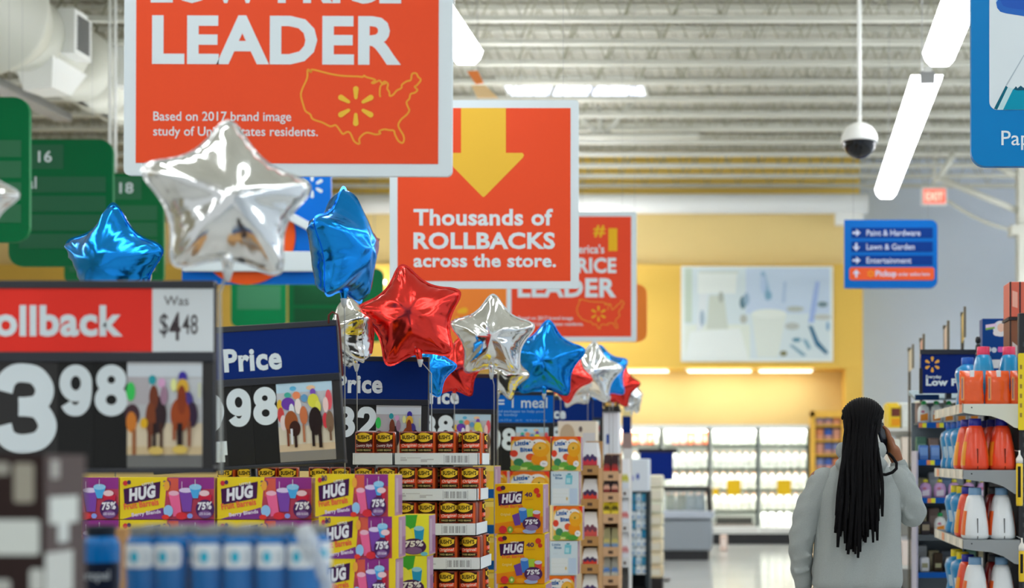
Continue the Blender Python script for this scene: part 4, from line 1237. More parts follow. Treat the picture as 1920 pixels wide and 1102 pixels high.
tag(m.build('shrink_wrap'), 'clear shrink wrap over the case of blue bottles, whitish blobs for glints at right', 'plastic wrap')
# single darker bottle left of the case, and a cardboard corner post
Yq = 3.25
bb = bottle_model('b')
bb.scale = (1.2, 1.2, 1.2)
zq = zz(985, Yq) - .239 * 1.2
tag(Stock(bb).put((xx(190, Yq), Yq, zq), .1), 'single blue bottle with a dark label and cap, left of the wrapped case')
m = MB(); m.box(xx(214, 3.5), xx(238, 3.5), 3.5, 3.53, 0, zz(990, 3.5), CARD, .003)
m.box(xx(211, 3.5), xx(241, 3.5), 3.49, 3.54, 0, .05, CARD)
tag(m.build('corner_post'), 'upright cardboard corner post between the single bottle and the wrapped case', 'cardboard post')
riser(xx(150, Yq), xx(212, Yq), Yq - .06, Yq + .2, zq - .0005, 'pallet block under the single blue bottle')

# --- bean cans in white trays
Ys = 6.2
ks = Ys / F
cr_, chh = 19.0 * ks, 62 * ks
RED1, BRN = (150, 52, 22), (96, 30, 14)
def can_model(kind):
    t = thing('bean_can', 'can', 'can')
    m = MB(); m.lathe([(cr_ * .96, 0), (cr_, .003), (cr_, chh - .004), (cr_ * .96, chh - .001), (cr_ * .9, chh), (cr_ * .88, chh - .004), (.001, chh - .004)], mat('can_brown', (128, 48, 22), .3, coat=.4), 28)
    m.build('can_body', t)
    lab = MB()
    W_, H_ = cr_ * 2, chh
    hi = 1.28
    lab.poly([(-hi * cr_, .004), (hi * cr_, .004), (hi * cr_, chh - .006), (-hi * cr_, chh - .006)], 0, C(196, 84, 36, .3))
    lab.poly([(-.98 * cr_, .004), (.98 * cr_, .004), (.98 * cr_, chh - .006), (-.98 * cr_, chh - .006)], -.0002, C(128, 44, 22, .3))
    lab.poly([(-.98 * cr_, chh * .60), (.98 * cr_, chh * .64), (.98 * cr_, chh - .006), (-.98 * cr_, chh - .006)], -.0003, C(58, 26, 14, .3))
    lab.poly(ell(0, chh * .82, .80 * cr_, chh * .14, 28), -.0005, C(246, 208, 56, .3)); lab.poly([(-.88 * cr_, chh * .76), (.84 * cr_, chh * .76), (.92 * cr_, chh * .89), (-.92 * cr_, chh * .89)], -.0006, C(246, 208, 56, .3))
    lab.text("BUSH'S", -.66 * cr_, .66 * cr_, chh * .76, chh * .125, C(28, 22, 18), -.0009, .035)
    if kind == 'o':
        lab.poly([(-.95 * cr_, chh * .50), (.95 * cr_, chh * .52), (.95 * cr_, chh * .64), (-.95 * cr_, chh * .62)], -.0005, C(222, 76, 48, .3))
        lab.text('Original', -.78 * cr_, .8 * cr_, chh * .53, chh * .085, C(248, 232, 214), -.0009, .01, .2, .04)
    else:
        lab.poly([(-.95 * cr_, chh * .50), (.95 * cr_, chh * .52), (.95 * cr_, chh * .64), (-.95 * cr_, chh * .62)], -.0005, C(104, 44, 50, .3))
        lab.text('Country Style', -.85 * cr_, .85 * cr_, chh * .53, chh * .08, C(240, 226, 220), -.0009, .01, .2, .03)
    lab.poly(ell(0, chh * .43, .95 * cr_, chh * .07, 24), -.0005, C(40, 32, 20, .3))
    lab.text('BAKED BEANS', -.75 * cr_, .75 * cr_, chh * .41, chh * .05, C(206, 190, 120), -.0009, .01)
    lab.poly(ell(0, chh * .28, .8 * cr_, chh * .08, 20), -.0005, C(180, 106, 66, .3))
    lab.wrap(cr_ + .0006, .008); lab.build('label', t)
    return t
can_o, can_c = Stock(can_model('o')), Stock(can_model('c'))
TRAYW = C(212, 219, 220, .6)
def tray(x0, x1, y0, y1, z, h, label, code=True, n=(0, 0)):
    t = thing('can_tray', label, 'tray', ((x0 + x1) / 2, y0, z), group='white can trays')
    a, d = (x1 - x0) / 2, y1 - y0
    m = MB()
    m.box(-a, a, 0, d, 0, .003, TRAYW); m.box(-a, a, 0, .003, 0, h, TRAYW); m.box(-a, a, d - .003, d, 0, h, TRAYW); m.box(-a, -a + .003, 0, d, 0, h, TRAYW); m.box(a - .003, a, 0, d, 0, h, TRAYW)
    m.build('tray_body', t)
    m = MB()
    g = C(120, 124, 128, .6)
    if code:
        u = 2 * a
        bw = 42 * ks
        xb = a - 62 * ks
        for k in range(18):
            if k % 5 == 4: continue
            m.poly([(xb + bw * k / 18, h * .22), (xb + bw * (k + (.6 if k % 3 else .35)) / 18, h * .22), (xb + bw * (k + (.6 if k % 3 else .35)) / 18, h * .78), (xb + bw * k / 18, h * .78)], -.0004, g)
        fr = .0012
        for q in ((xb - .006, xb - .006 + fr, .14, .86), (xb + bw + .004, xb + bw + .004 + fr, .14, .86)): m.poly([(q[0], h * q[2]), (q[1], h * q[2]), (q[1], h * q[3]), (q[0], h * q[3])], -.0004, g)
        for q in ((-a + 12 * ks, -a + 24 * ks, .35, .5), (-a + 12 * ks, -a + 22 * ks, .55, .65), (-a + 24 * ks, -a + 50 * ks, .58, .63), (-a + 50 * ks, -a + 62 * ks, .25, .5), (xb - 34 * ks, xb - 22 * ks, .42, .52)): m.poly([(q[0], h * q[2]), (q[1], h * q[2]), (q[1], h * q[3]), (q[0], h * q[3])], -.0004, C(184, 188, 190, .6))
    else:
        m.poly([(-a + .01, h * .1), (-a + .012, h * .1), (-a + .012, h * .9), (-a + .01, h * .9)], -.0004, C(190, 196, 198))
    m.build('tray_print', t)
tiers = [(872, 897, [(680), (718)], [763, 797, 836, 881]), (939, 895, [679, 722], [763, 797, 840, 878]), (1004, 893, [], [762, 797, 838, 872]), (1068, 901, [], [759, 797, 838, 881]), (1134, 899, [], [762, 799, 838, 876])]
tn = ['top', 'second', 'third', 'fourth', 'fifth']
deep = .26
for i, (py, xe, left, right) in enumerate(tiers):
    z = zz(py, Ys)
    th = 23 * ks
    xs0 = 738 if i else 739
    xa, xb = xx(xe - 158, Ys), xx(xe, Ys)
    tray(xa, xb, Ys, Ys + deep, z, th, 'white cardboard tray with a bar code, %s tier of the bean can tower' % tn[i])
    for k, px in enumerate(right):
        can_o.put((xx(px, Ys), Ys + cr_ + .006, z + .0035), [.12, -.2, -.25, .05][(k + i) % 4], 'red bean can, %s from the left in the bar code tray, %s tier' % (ORD[k], tn[i]), 'bean cans in white trays')
    for k, px in enumerate(right):
        can_o.put((xx(px, Ys) + (.004 if k < 3 else -.02), Ys + cr_ + .008 + 2 * cr_, z + .0035), .3 * k, 'red bean can, second row, %s from the left in the bar code tray, %s tier' % (ORD[k], tn[i]), 'bean cans in white trays')
    for k in range(2, 3):
        can_o.put((xb - cr_ - .005, Ys + cr_ + .006 + k * (2 * cr_ + .001), z + .0035), 1.3 + .3 * k, 'red bean can on the tower flank, %s behind the front can, %s tier' % (ORD[k - 1], tn[i]), 'bean cans in white trays')
    if i < 2:
        xl0, xl1 = xx(660 if i == 0 else 655, Ys), xx(737, Ys)
        tray(xl0, xl1, Ys, Ys + deep, z, th, 'plain white cardboard tray, %s tier left of the bar code trays' % tn[i], code=False)
        for k, px in enumerate(left):
            (can_c if i == 0 else can_o).put((xx(px, Ys), Ys + cr_ + .006, z + .0035), .02 * k, 'red bean can, %s from the left in the plain tray, %s tier' % (ORD[k], tn[i]), 'bean cans in white trays')
    if i == 1:
        xl0, xl1 = xx(398, Ys), xx(654, Ys)
        tray(xl0, xl1, Ys, Ys + deep, z, th, 'long white cardboard tray low behind the tilted price sign', code=False)
        for k, px in enumerate((420, 458, 497, 535, 592, 632)):
            can_c.put((xx(px, Ys), Ys + cr_ + .006, z + .0035), .1 * k - .2, 'bean can top below the tilted price sign, %s from the left' % ORD[k], 'bean cans in white trays')
riser(xx(400, Ys), xx(737, Ys), Ys + .002, Ys + deep, zz(939, Ys) - .0005, 'pallet block under the left part of the bean can tower')
riser(xx(742, Ys), xx(893, Ys), Ys + .002, Ys + deep, zz(1134, Ys) - .0005, 'pallet block under the bar code trays')

# --- yellow forty packs
Y4 = 7.4
k4 = Y4 / F
art40 = [('r', (252, 196, 20), (0, 1, 0, 1)), ('p', (246, 150, 26), [(0, 0), (1, 0), (1, .35), (0, .2)]),
         ('p', (64, 28, 70), [(.08, .56), (.56, .6), (.58, .86), (.06, .8)]), ('t', (240, 240, 246), ('HUG', .14, .54, .61, .18, .06, .05, .16)), ('t', (240, 240, 246), ('LITTLE', .3, .46, .82, .03, .02)),
         ('t', (226, 84, 60), ('Fruit Barrels', .12, .58, .51, .07, .02, .04)), ('t', (236, 210, 120), ('Original', .12, .32, .36, .05, .03, .03)), ('t', (86, 50, 90), ('40', .62, .78, .74, .09, .04)), ('r', (206, 150, 30), (.62, .8, .68, .7)),
         ('e', (206, 50, 40), (.1, .9, .07, .05)), ('e', (70, 40, 60), (.17, .92, .05, .045)), ('e', (206, 56, 40), (.87, .86, .06, .06)), ('e', (196, 60, 40), (.91, .77, .045, .045)),
         ('p', (104, 64, 150), [(.36, .37), (.5, .42), (.54, .18), (.42, .16)]), ('p', (60, 120, 196), [(.5, .46), (.66, .5), (.68, .24), (.54, .22)]), ('p', (160, 196, 60), [(.66, .5), (.8, .5), (.78, .34), (.68, .34)]), ('p', (206, 70, 60), [(.8, .42), (.95, .42), (.93, .28), (.82, .28)]), ('e', (196, 196, 210), (.87, .43, .08, .04)), ('e', (150, 186, 226), (.58, .49, .08, .035)),
         ('e', (206, 50, 50), (.17, .08, .08, .08)), ('e', (130, 170, 60), (.32, .08, .06, .07)), ('e', (210, 220, 150), (.32, .08, .025, .03)), ('e', (236, 160, 30), (.5, .07, .1, .05)), ('e', (150, 170, 206), (.72, .05, .14, .05)),
         ('e', (74, 40, 84), (.77, .2, .19, .14)), ('e', (130, 110, 150), (.77, .12, .13, .06)), ('t', (240, 240, 246), ('75%', .63, .9, .18, .1, .05, .05, .1))]
b40 = Stock(hug_model(90 * k4, 93 * k4, .2, False, 'drink_box', art40))
for r, cxp in enumerate((973, 976, 978)):
    b40.put((xx(cxp, Y4), Y4, zz(906 + 94 * (r + 1), Y4)), [0, .02, -.02][r], 'square yellow drink box, %s from the top beside the bean can tower' % ORD[r], 'square yellow drink boxes')
riser(xx(930, Y4), xx(1020, Y4), Y4 + .005, Y4 + .19, zz(906 + 94 * 3, Y4) - .0005, 'pallet block under the square yellow drink boxes')
# slim yellow and blue boxes wedged between
Y7 = 7.9
k7 = Y7 / F
art7 = [('r', (240, 206, 60), (0, 1, 0, 1)), ('r', (20, 84, 156), (0, 1, .08, .34)), ('e', (230, 180, 90), (.5, .7, .3, .2)), ('r', (250, 226, 120), (0, 1, .85, 1))]
sl = Stock(hug_model(40 * k7, 66 * k7, .2, False, 'snack_box', art7))
for r in range(4):
    sl.put((xx(907, Y7), Y7, zz(872 + 67 * (r + 1), Y7)), 0, 'slim yellow box with blue band, %s from the top beside the bean cans' % ORD[r], 'yellow boxes with blue bands')
riser(xx(888, Y7), xx(926, Y7), Y7 + .005, Y7 + .2, zz(872 + 67 * 4, Y7) - .0005, 'pallet block under the yellow boxes with blue bands')

# --- muffin boxes
Ym = 8.7
km = Ym / F
artm = [('r', (238, 196, 90), (0, 1, 0, 1)), ('r', (240, 120, 40), (0, 1, .88, 1)), ('p', (214, 60, 40), [(0, .8), (.1, 1), (0, 1)]), ('p', (222, 60, 40), [(.85, 1), (1, .78), (1, 1)]),
        ('e', (240, 242, 240), (.36, .66, .34, .26)), ('e', (240, 242, 240), (.7, .78, .2, .14)), ('e', (238, 238, 232), (.3, .42, .32, .2)),
        ('t', (30, 92, 160), ('Little', .1, .46, .72, .13, .05, .08)), ('t', (30, 92, 160), ('Bites', .24, .56, .54, .13, .05, .06)),
        ('e', (70, 60, 40), (.48, .84, .02, .02)), ('e', (70, 60, 40), (.6, .82, .02, .02)), ('e', (214, 70, 50), (.08, .5, .1, .1)), ('e', (220, 90, 50), (.5, .4, .12, .1)),
        ('e', (236, 150, 30), (.72, .34, .2, .18)), ('e', (246, 176, 40), (.76, .62, .22, .22)), ('e', (252, 200, 80), (.74, .7, .15, .1)), ('e', (90, 90, 40), (.74, .66, .025, .03)),
        ('e', (60, 130, 90), (.2, .24, .13, .12)), ('e', (100, 160, 60), (.42, .14, .16, .12)), ('e', (80, 150, 60), (.66, .08, .2, .08)), ('e', (120, 170, 70), (.12, .08, .14, .08)), ('e', (240, 240, 240), (.84, .2, .1, .09)), ('t', (120, 130, 140), ('5g', .8, .88, .18, .05)), ('r', (200, 214, 130), (.25, .42, .03, .1))]
artw = [('r', (206, 224, 234), (0, 1, 0, 1)), ('t', (60, 116, 160), ('Little', .08, .38, .86, .07, .03)), ('t', (60, 116, 160), ('Bites', .16, .42, .77, .07, .03)), ('p', (110, 190, 206), [(.52, .62), (.76, .62), (.78, .88), (.54, .9)]), ('p', (170, 214, 224), [(.56, .66), (.7, .66), (.7, .8), (.56, .8)]), ('r', (60, 150, 170), (.6, .72, .9, .94)),
        ('r', (226, 236, 240), (.05, .65, .05, .5)), ('r', (182, 204, 226), (.68, .95, .04, .5)), ('r', (190, 200, 190), (.08, .6, .34, .345)), ('r', (190, 200, 190), (.08, .6, .24, .245)), ('e', (206, 180, 110), (.58, .2, .03, .05)), ('r', (190, 206, 214), (.12, .3, .62, .64))]
mw, mh = 74 * km, 64 * km
mo = Stock(hug_model(mw, mh, .1, False, 'muffin_box', artm))
mn = Stock(hug_model(54 * km, mh, .1, False, 'muffin_box', artm))
mwht = Stock(hug_model(52 * km, mh, .1, False, 'muffin_box', artw))
seq = [(995, 1062), (993, 1059), (988, 1065), (988, 1057), (985, 1050)]
for r, (c1, c2) in enumerate(seq):
    z = zz(882 + 65.3 * r, Ym)
    mo.put((xx(c1, Ym), Ym, z), 0, 'orange muffin box, left column, %s from the top of the muffin stack' % ORD[r], 'muffin boxes')
    (mwht if r in (1, 3) else mn).put((xx(c2, Ym), Ym, z), 0, '%s muffin box, right column, %s from the top of the muffin stack' % ('white' if r in (1, 3) else 'orange', ORD[r]), 'muffin boxes')
    if r:
        mo.put((xx(915, Ym + .3), Ym + .3, z), 0, 'orange muffin box behind the square yellow boxes, %s from the top' % ORD[r - 1], 'muffin boxes')
riser(xx(955, Ym), xx(1090, Ym), Ym + .002, Ym + .1, zz(882 + 65.3 * 4, Ym) - .0005, 'pallet block under the muffin boxes')
riser(xx(880, Ym + .3), xx(950, Ym + .3), Ym + .302, Ym + .4, zz(882 + 65.3 * 4, Ym) - .0005, 'pallet block under the rear muffin boxes')

# --- tiered shippers farther along the aisle
def shipper(Y, x0, x1, tiers_, depth, label, packname, packlabel, cardm, top=None):
    """floor display: cardboard trays on a back board; tiers_ = list of (shelf pixel, pack height px, n, colours)"""
    q = Px(Y, (x0 + x1) / 2.0, 860)
    t = thing('floor_shipper', label, 'display stand', ((q.loc().x), Y, 0))
    L = lambda px: q.x(px)
    zz_ = lambda py: zz(py, Y)
    m = MB(); m.box(L(x0), L(x1), depth - .02, depth, 0, zz_(top if top else tiers_[0][0] - tiers_[0][1] - 6), cardm); m.build('back_board', t)
    m = MB(); m.box(L(x0), L(x1), 0, depth, 0, .2, cardm, .004); m.build('base', t)
    m = MB(); m.box(L(x0), L(x0) + .008, 0.02, depth, .2, zz_(tiers_[0][0]), cardm); m.box(L(x1) - .008, L(x1), 0.02, depth, .2, zz_(tiers_[0][0]), cardm); m.build('side_panel', t)
    for i, (py, hp, n, cols) in enumerate(tiers_):
        z = zz_(py)
        m = MB(); m.box(L(x0) - .003, L(x1) + .003, 0, depth - .02, z - .02, z, cardm); m.box(L(x0) - .003, L(x1) + .003, -.006, 0, z - 13 * q.k, z + 5 * q.k, cardm)
        m.poly([(L(x0) + (L(x1) - L(x0)) * .35, z - 8 * q.k), (L(x0) + (L(x1) - L(x0)) * .65, z - 8 * q.k), (L(x0) + (L(x1) - L(x0)) * .65, z - 2 * q.k), (L(x0) + (L(x1) - L(x0)) * .35, z - 2 * q.k)], -.0065, C(90, 70, 60))
        m.build('tray', t)
        w_ = (L(x1) - L(x0)) / n
        for r in range(2):
            for k in range(n):
                h_ = hp * q.k
                a, b, c_ = cols
                g = thing(packname, '%s, %s from left, %s row, %s tray of the %s' % (packlabel, ORD[k], ['front', 'back'][r], ['top', 'second', 'third', 'fourth', 'fifth', 'sixth'][i], label.split(' of ')[0].split(' beside')[0].split(' behind')[0]), 'pack',
                          (q.loc().x + L(x0) + w_ * (k + .5), Y + .05 + r * .11, z), group=packname.replace('_', ' ') + 's on the ' + label.split(' with')[0])
                m = MB()
                hw2_ = w_ * .46
                m.add([(-hw2_, -.035, 0), (hw2_, -.035, 0), (hw2_, .035, 0), (-hw2_, .035, 0), (-hw2_, -.04, h_ * .45), (hw2_, -.04, h_ * .45), (hw2_, .04, h_ * .45), (-hw2_, .04, h_ * .45), (-hw2_ * .8, -.01, h_), (hw2_ * .8, -.01, h_), (hw2_ * .8, .01, h_), (-hw2_ * .8, .01, h_)],
                      [(3, 2, 1, 0), (0, 1, 5, 4), (1, 2, 6, 5), (2, 3, 7, 6), (3, 0, 4, 7), (4, 5, 9, 8), (5, 6, 10, 9), (6, 7, 11, 10), (7, 4, 8, 11), (8, 9, 10, 11)], C(*a, .3))
                m.build('pouch', g)
                m = MB()
                m.poly([(-hw2_ * .9, h_ * .03), (hw2_ * .9, h_ * .03), (hw2_ * .9, h_ * .4), (-hw2_ * .9, h_ * .4)], -.0425, C(*c_, .3))
                for e in range(5): m.poly(ell(-hw2_ * .62 + hw2_ * .31 * e, h_ * (.36 + .08 * (e % 2)), hw2_ * .24, h_ * .10, 12), -.043 - .0003 * e, C(*b, .3))
                m.build('pouch_print', g)
    return t
GR = ((222, 224, 228), (80, 66, 110), (206, 64, 84))
GR2 = ((216, 216, 220), (74, 60, 96), (214, 66, 60))
shipper(9.8, 1090, 1122, [(877, 48, 1, GR), (940, 42, 1, GR2), (1010, 50, 1, ((222, 220, 222), (120, 70, 90), (206, 90, 90))), (1062, 34, 1, GR2), (1118, 40, 1, GR)], .3, 'brown card display of fruit pouches beside the muffin boxes', 'fruit_pouch', 'white fruit pouch', CARD, 826)
shipper(11.3, 1130, 1160, [(888, 36, 2, ((60, 44, 46), (150, 60, 60), (196, 50, 50))), (928, 38, 2, ((56, 48, 52), (206, 160, 140), (120, 40, 44))), (968, 40, 2, ((206, 186, 40), (80, 70, 30), (226, 206, 70))), (1030, 40, 2, ((150, 146, 110), (190, 180, 110), (120, 150, 190))), (1084, 40, 2, ((150, 150, 140), (90, 130, 190), (190, 190, 180)))], .3, 'pale card display of dark and yellow pouches behind the fruit pouches', 'snack_pouch', 'dark or yellow pouch', CARD2, 850)
shipper(12.8, 1163, 1180, [(920, 60, 1, ((226, 226, 226), (196, 190, 80), (206, 210, 214))), (985, 50, 1, ((224, 226, 228), (206, 120, 120), (220, 224, 226))), (1050, 50, 1, ((222, 222, 222), (200, 130, 130), (214, 214, 218)))], .3, 'narrow white display of tall white packs next to the black post', 'tall_pack', 'tall white pack', C(206, 206, 204), 840)
# cream carton and white tower behind the sixth sign
q = Px(10.6, 1076, 900)
t = thing('cereal_carton', 'cream carton under the small navy price sign', 'carton', P(1076, 900, 10.6))
m = MB(); m.box(q.x(1046), q.x(1117), 0, .2, -(zz(900, 10.6)), q.z(789), C(214, 204, 184), .004); m.build('carton', t)
m = MB(); art(m, q.x(1117) - q.x(1046), q.z(789), -.0004, [('r', (222, 214, 196), (0, 1, .3, 1)), ('e', (190, 170, 140), (.25, .75, .2, .2)), ('e', (110, 96, 90), (.6, .86, .05, .05)), ('r', (206, 206, 206), (.66, .98, .2, .8)), ('r', (180, 184, 196), (.72, .9, .3, .62))], x0=q.x(1046)); m.build('front_print', t)
q = Px(12.6, 1147, 848)
t = thing('white_tower', 'tall white display column with a small blue mark behind the pouches', 'display stand', (xx(1147, 12.6), 12.6, 0))
m = MB(); m.box(q.x(1131), q.x(1160), 0, .2, 0, zz(772, 12.6), C(214, 219, 224), .01); m.build('column_body', t)
m = MB(); m.box(q.x(1130), q.x(1161), -.01, .21, zz(772, 12.6), zz(765, 12.6), C(60, 62, 62)); m.box(q.x(1131), q.x(1160), .0, .2, zz(765, 12.6), zz(750, 12.6), C(246, 214, 110), .02); m.build('header', t)
m = MB(); m.poly([(q.x(1137), zz(832, 12.6)), (q.x(1143), zz(832, 12.6)), (q.x(1143), zz(814, 12.6)), (q.x(1137), zz(814, 12.6))], -.001, C(30, 70, 150)); m.build('mark', t)
q = Px(14.2, 1175, 846)
t = thing('aisle_flag', 'narrow navy flag card with a cream top above the black post', 'sign', (xx(1175, 14.2), 14.2, 0))
m = MB(); m.box(q.x(1167), q.x(1183), 0, .01, zz(812, 14.2), zz(780, 14.2), PB); m.box(q.x(1167), q.x(1183), 0, .01, zz(780, 14.2), zz(764, 14.2), C(226, 210, 150)); m.box(q.x(1167), q.x(1184), 0, .01, zz(846, 14.2), zz(812, 14.2), C(150, 130, 126)); m.build('card', t)
m = MB(); m.box(q.x(1174), q.x(1180), .012, .05, 0, zz(770, 14.2), C(34, 38, 42)); m.box(q.x(1166), q.x(1186), -.1, .15, 0, .03, C(34, 38, 42)); m.build('post', t)

# water pallet with a white header and cream stack at the row end
Yw = 15.2
kw = Yw / F
q = Px(Yw, 1197, 1090)
t = thing('water_display', 'black display frame with a white header holding white and teal cubes', 'display stand', (xx(1197, Yw), Yw, 0))
m = MB()
for a in (1180, 1214): m.box(q.x(a) - .02, q.x(a) + .02, 0, .3, 0, zz(920, Yw), C(44, 52, 56))
m.box(q.x(1180), q.x(1214), .26, .3, 0, zz(920, Yw), C(44, 52, 56)); m.box(q.x(1178), q.x(1216), 0, .3, 0, .12, C(34, 36, 40))
m.build('frame', t)
m = MB(); m.box(q.x(1178), q.x(1216), -.01, .3, zz(921, Yw), zz(860, Yw), C(216, 224, 232), .01); h = m.build('header', t)
m = MB(); m.poly(ell(q.x(1184), zz(896, Yw), 4 * kw, 6 * kw), -.012, C(130, 130, 196)); m.poly(ell(q.x(1196), zz(893, Yw), 3 * kw, 6 * kw), -.012, C(70, 90, 170)); m.build('mark', h)
rnd = random.Random(11)
for r in range(9):
    for c in range(3):
        col = rnd.choice([(214, 222, 226), (206, 216, 222), (196, 210, 216), (60, 140, 170), (190, 206, 214), (214, 220, 222)])
        if (r, c) in ((1, 0), (4, 2), (7, 0)): col = (30, 130, 170)
        w_ = 10.2 * kw
        m = MB(); m.box(-w_ / 2, w_ / 2, 0, .22, 0, 16.2 * kw, C(*col, .3), .01); m.box(-w_ * .2, w_ * .2, -.002, .01, 4 * kw, 8 * kw, C(70, 130, 180))
        tag(m.build('water_pack', None, (xx(1186.4 + 10.8 * c, Yw), Yw + .02, zz(936 + 17 * r + 5, Yw))), 'small %s pack, %s column, %s from top in the black display frame' % ('teal' if col[0] < 100 else 'white', ['left', 'middle', 'right'][c], ORD[r]), 'pack', 'packs in the black display frame')
Yv = 16.0
kv = Yv / F
for r in range(8):
    h_ = (24 if r < 5 else 24) * kv
    m = MB(); m.box(-13.5 * kv, 13.5 * kv, 0, .3, 0, h_ - .004, C(*[(222, 218, 196), (226, 222, 200), (220, 222, 200), (214, 206, 176), (226, 216, 186), (222, 208, 176), (226, 214, 184), (214, 196, 160)][r]), .02)
    m.box(-10 * kv, 10 * kv, -.002, .01, h_ * .2, h_ * .7, C(236, 230, 210))
    tag(m.build('cream_pack', None, (xx(1228.5, Yv), Yv, .16 + (7 - r) * 24.2 * kv)), 'cream pack, %s from the top of the stack at the row end' % ORD[r], 'pack', 'cream packs at the row end')
m = MB(); m.box(-13 * kv, 13 * kv, 0, .3, 0, .159, C(50, 46, 46), .01)
tag(m.build('plinth', None, (xx(1228.5, Yv), Yv, 0)), 'dark plinth under the cream packs at the row end', 'plinth')
# navy sign on a stand behind
Yv2 = 17.5
q = Px(Yv2, 1232, 900)
t = thing('price_sign', 'dark navy price sign seen from afar in front of the freezer', 'price sign', (xx(1232, Yv2), Yv2, 0), group='price signs along the pallets')
m = MB(); m.box(q.x(1196), q.x(1270), 0, .03, zz(849, Yv2), zz(841, Yv2), C(44, 42, 46), .005); m.build('frame', t)
m = MB(); m.box(q.x(1200), q.x(1261), -.005, .025, zz(899, Yv2), zz(848, Yv2), C(2, 34, 116)); m.build('header', t)
m = MB(); m.tube([(0, .05, 0), (0, .05, zz(845, Yv2))], .018, M_RAIL, 8); m.box(-.15, .15, -.1, .2, 0, .02, M_RAIL); m.build('pole', t)

# ------------------------------------------------------------------ shelving on the right
Yr = 7.8
kr = Yr / F
SH = mat('shelf_grey', (140, 146, 148), .45)
SHL = mat('shelf_cream', (206, 210, 196), .45)
POST = mat('post_black', (26, 28, 32), .5)
XF, XB = 1.165, 1.475           # front lip and upright of the detergent unit
shelf_py = [757, 881, 1012, 1144]
t = thing('gondola_shelf', 'grey shelving unit holding detergent bottles at the right edge', 'shelf unit', (XB, Yr, 0))
m = MB(); m.box(-.005, .055, .0, .05, 0, 2.3, POST, .004); m.box(-.005, .055, 1.15, 1.2, 0, 2.0, POST, .004)
for k in range(34): m.box(.016, .032, -.002, .004, .3 + k * .055, .325 + k * .055, C(70, 74, 78))
m.build('upright', t)
m = MB(); m.box(.02, .04, .05, 1.15, .1, 1.95, C(70, 76, 80)); m.build('back_panel', t)
m = MB(); m.box(XF - XB, .42, .0, 1.2, 0, .14, POST, .005); m.build('base', t)
for i, py in enumerate(shelf_py):
    z = zz(py, Yr)
    sm = SHL if i == 0 else SH
    m = MB()
    m.box(XF - XB, .0, 0.002, 1.2, z - .03, z, sm, .003)
    # end bracket, deeper towards the upright
    m.slab([(XF - XB, z - .048), (XF - XB, z), (.0, z), (.0, z - .135), (-.03, z - .13), (-.09, z - .09), (-.16, z - .066), (-.24, z - .06)], -.004, .004, sm)
    m.tube([(XF - XB + .045, -.006, z - .02), (XF - XB + .045, .002, z - .02)], .004, POST, 8)
    s_ = m.build('shelf', t)
    m = MB(); m.box(.056, .42, .002, 1.2, z - .03, z, sm, .003); m.build('shelf', t)
    m = MB()
    m.add([(XF - XB - .003, .0, z - .05), (XF - XB - .003, 1.2, z - .05), (XF - XB - .003, 1.2, z + .004), (XF - XB - .003, .0, z + .004)], [(3, 2, 1, 0)], C(206, 204, 190))
    rnd = random.Random(i)
    for k in range(5):
        y0 = .02 + .24 * k
        m.add([(XF - XB - .0045, y0, z - .046), (XF - XB - .0045, y0 + .11, z - .046), (XF - XB - .0045, y0 + .11, z), (XF - XB - .0045, y0, z)], [(3, 2, 1, 0)], C(*[(226, 222, 206), (222, 216, 200), (236, 170, 130)][2 if (k + i) % 5 == 0 else k % 2]))
    m.build('price_rail', s_)
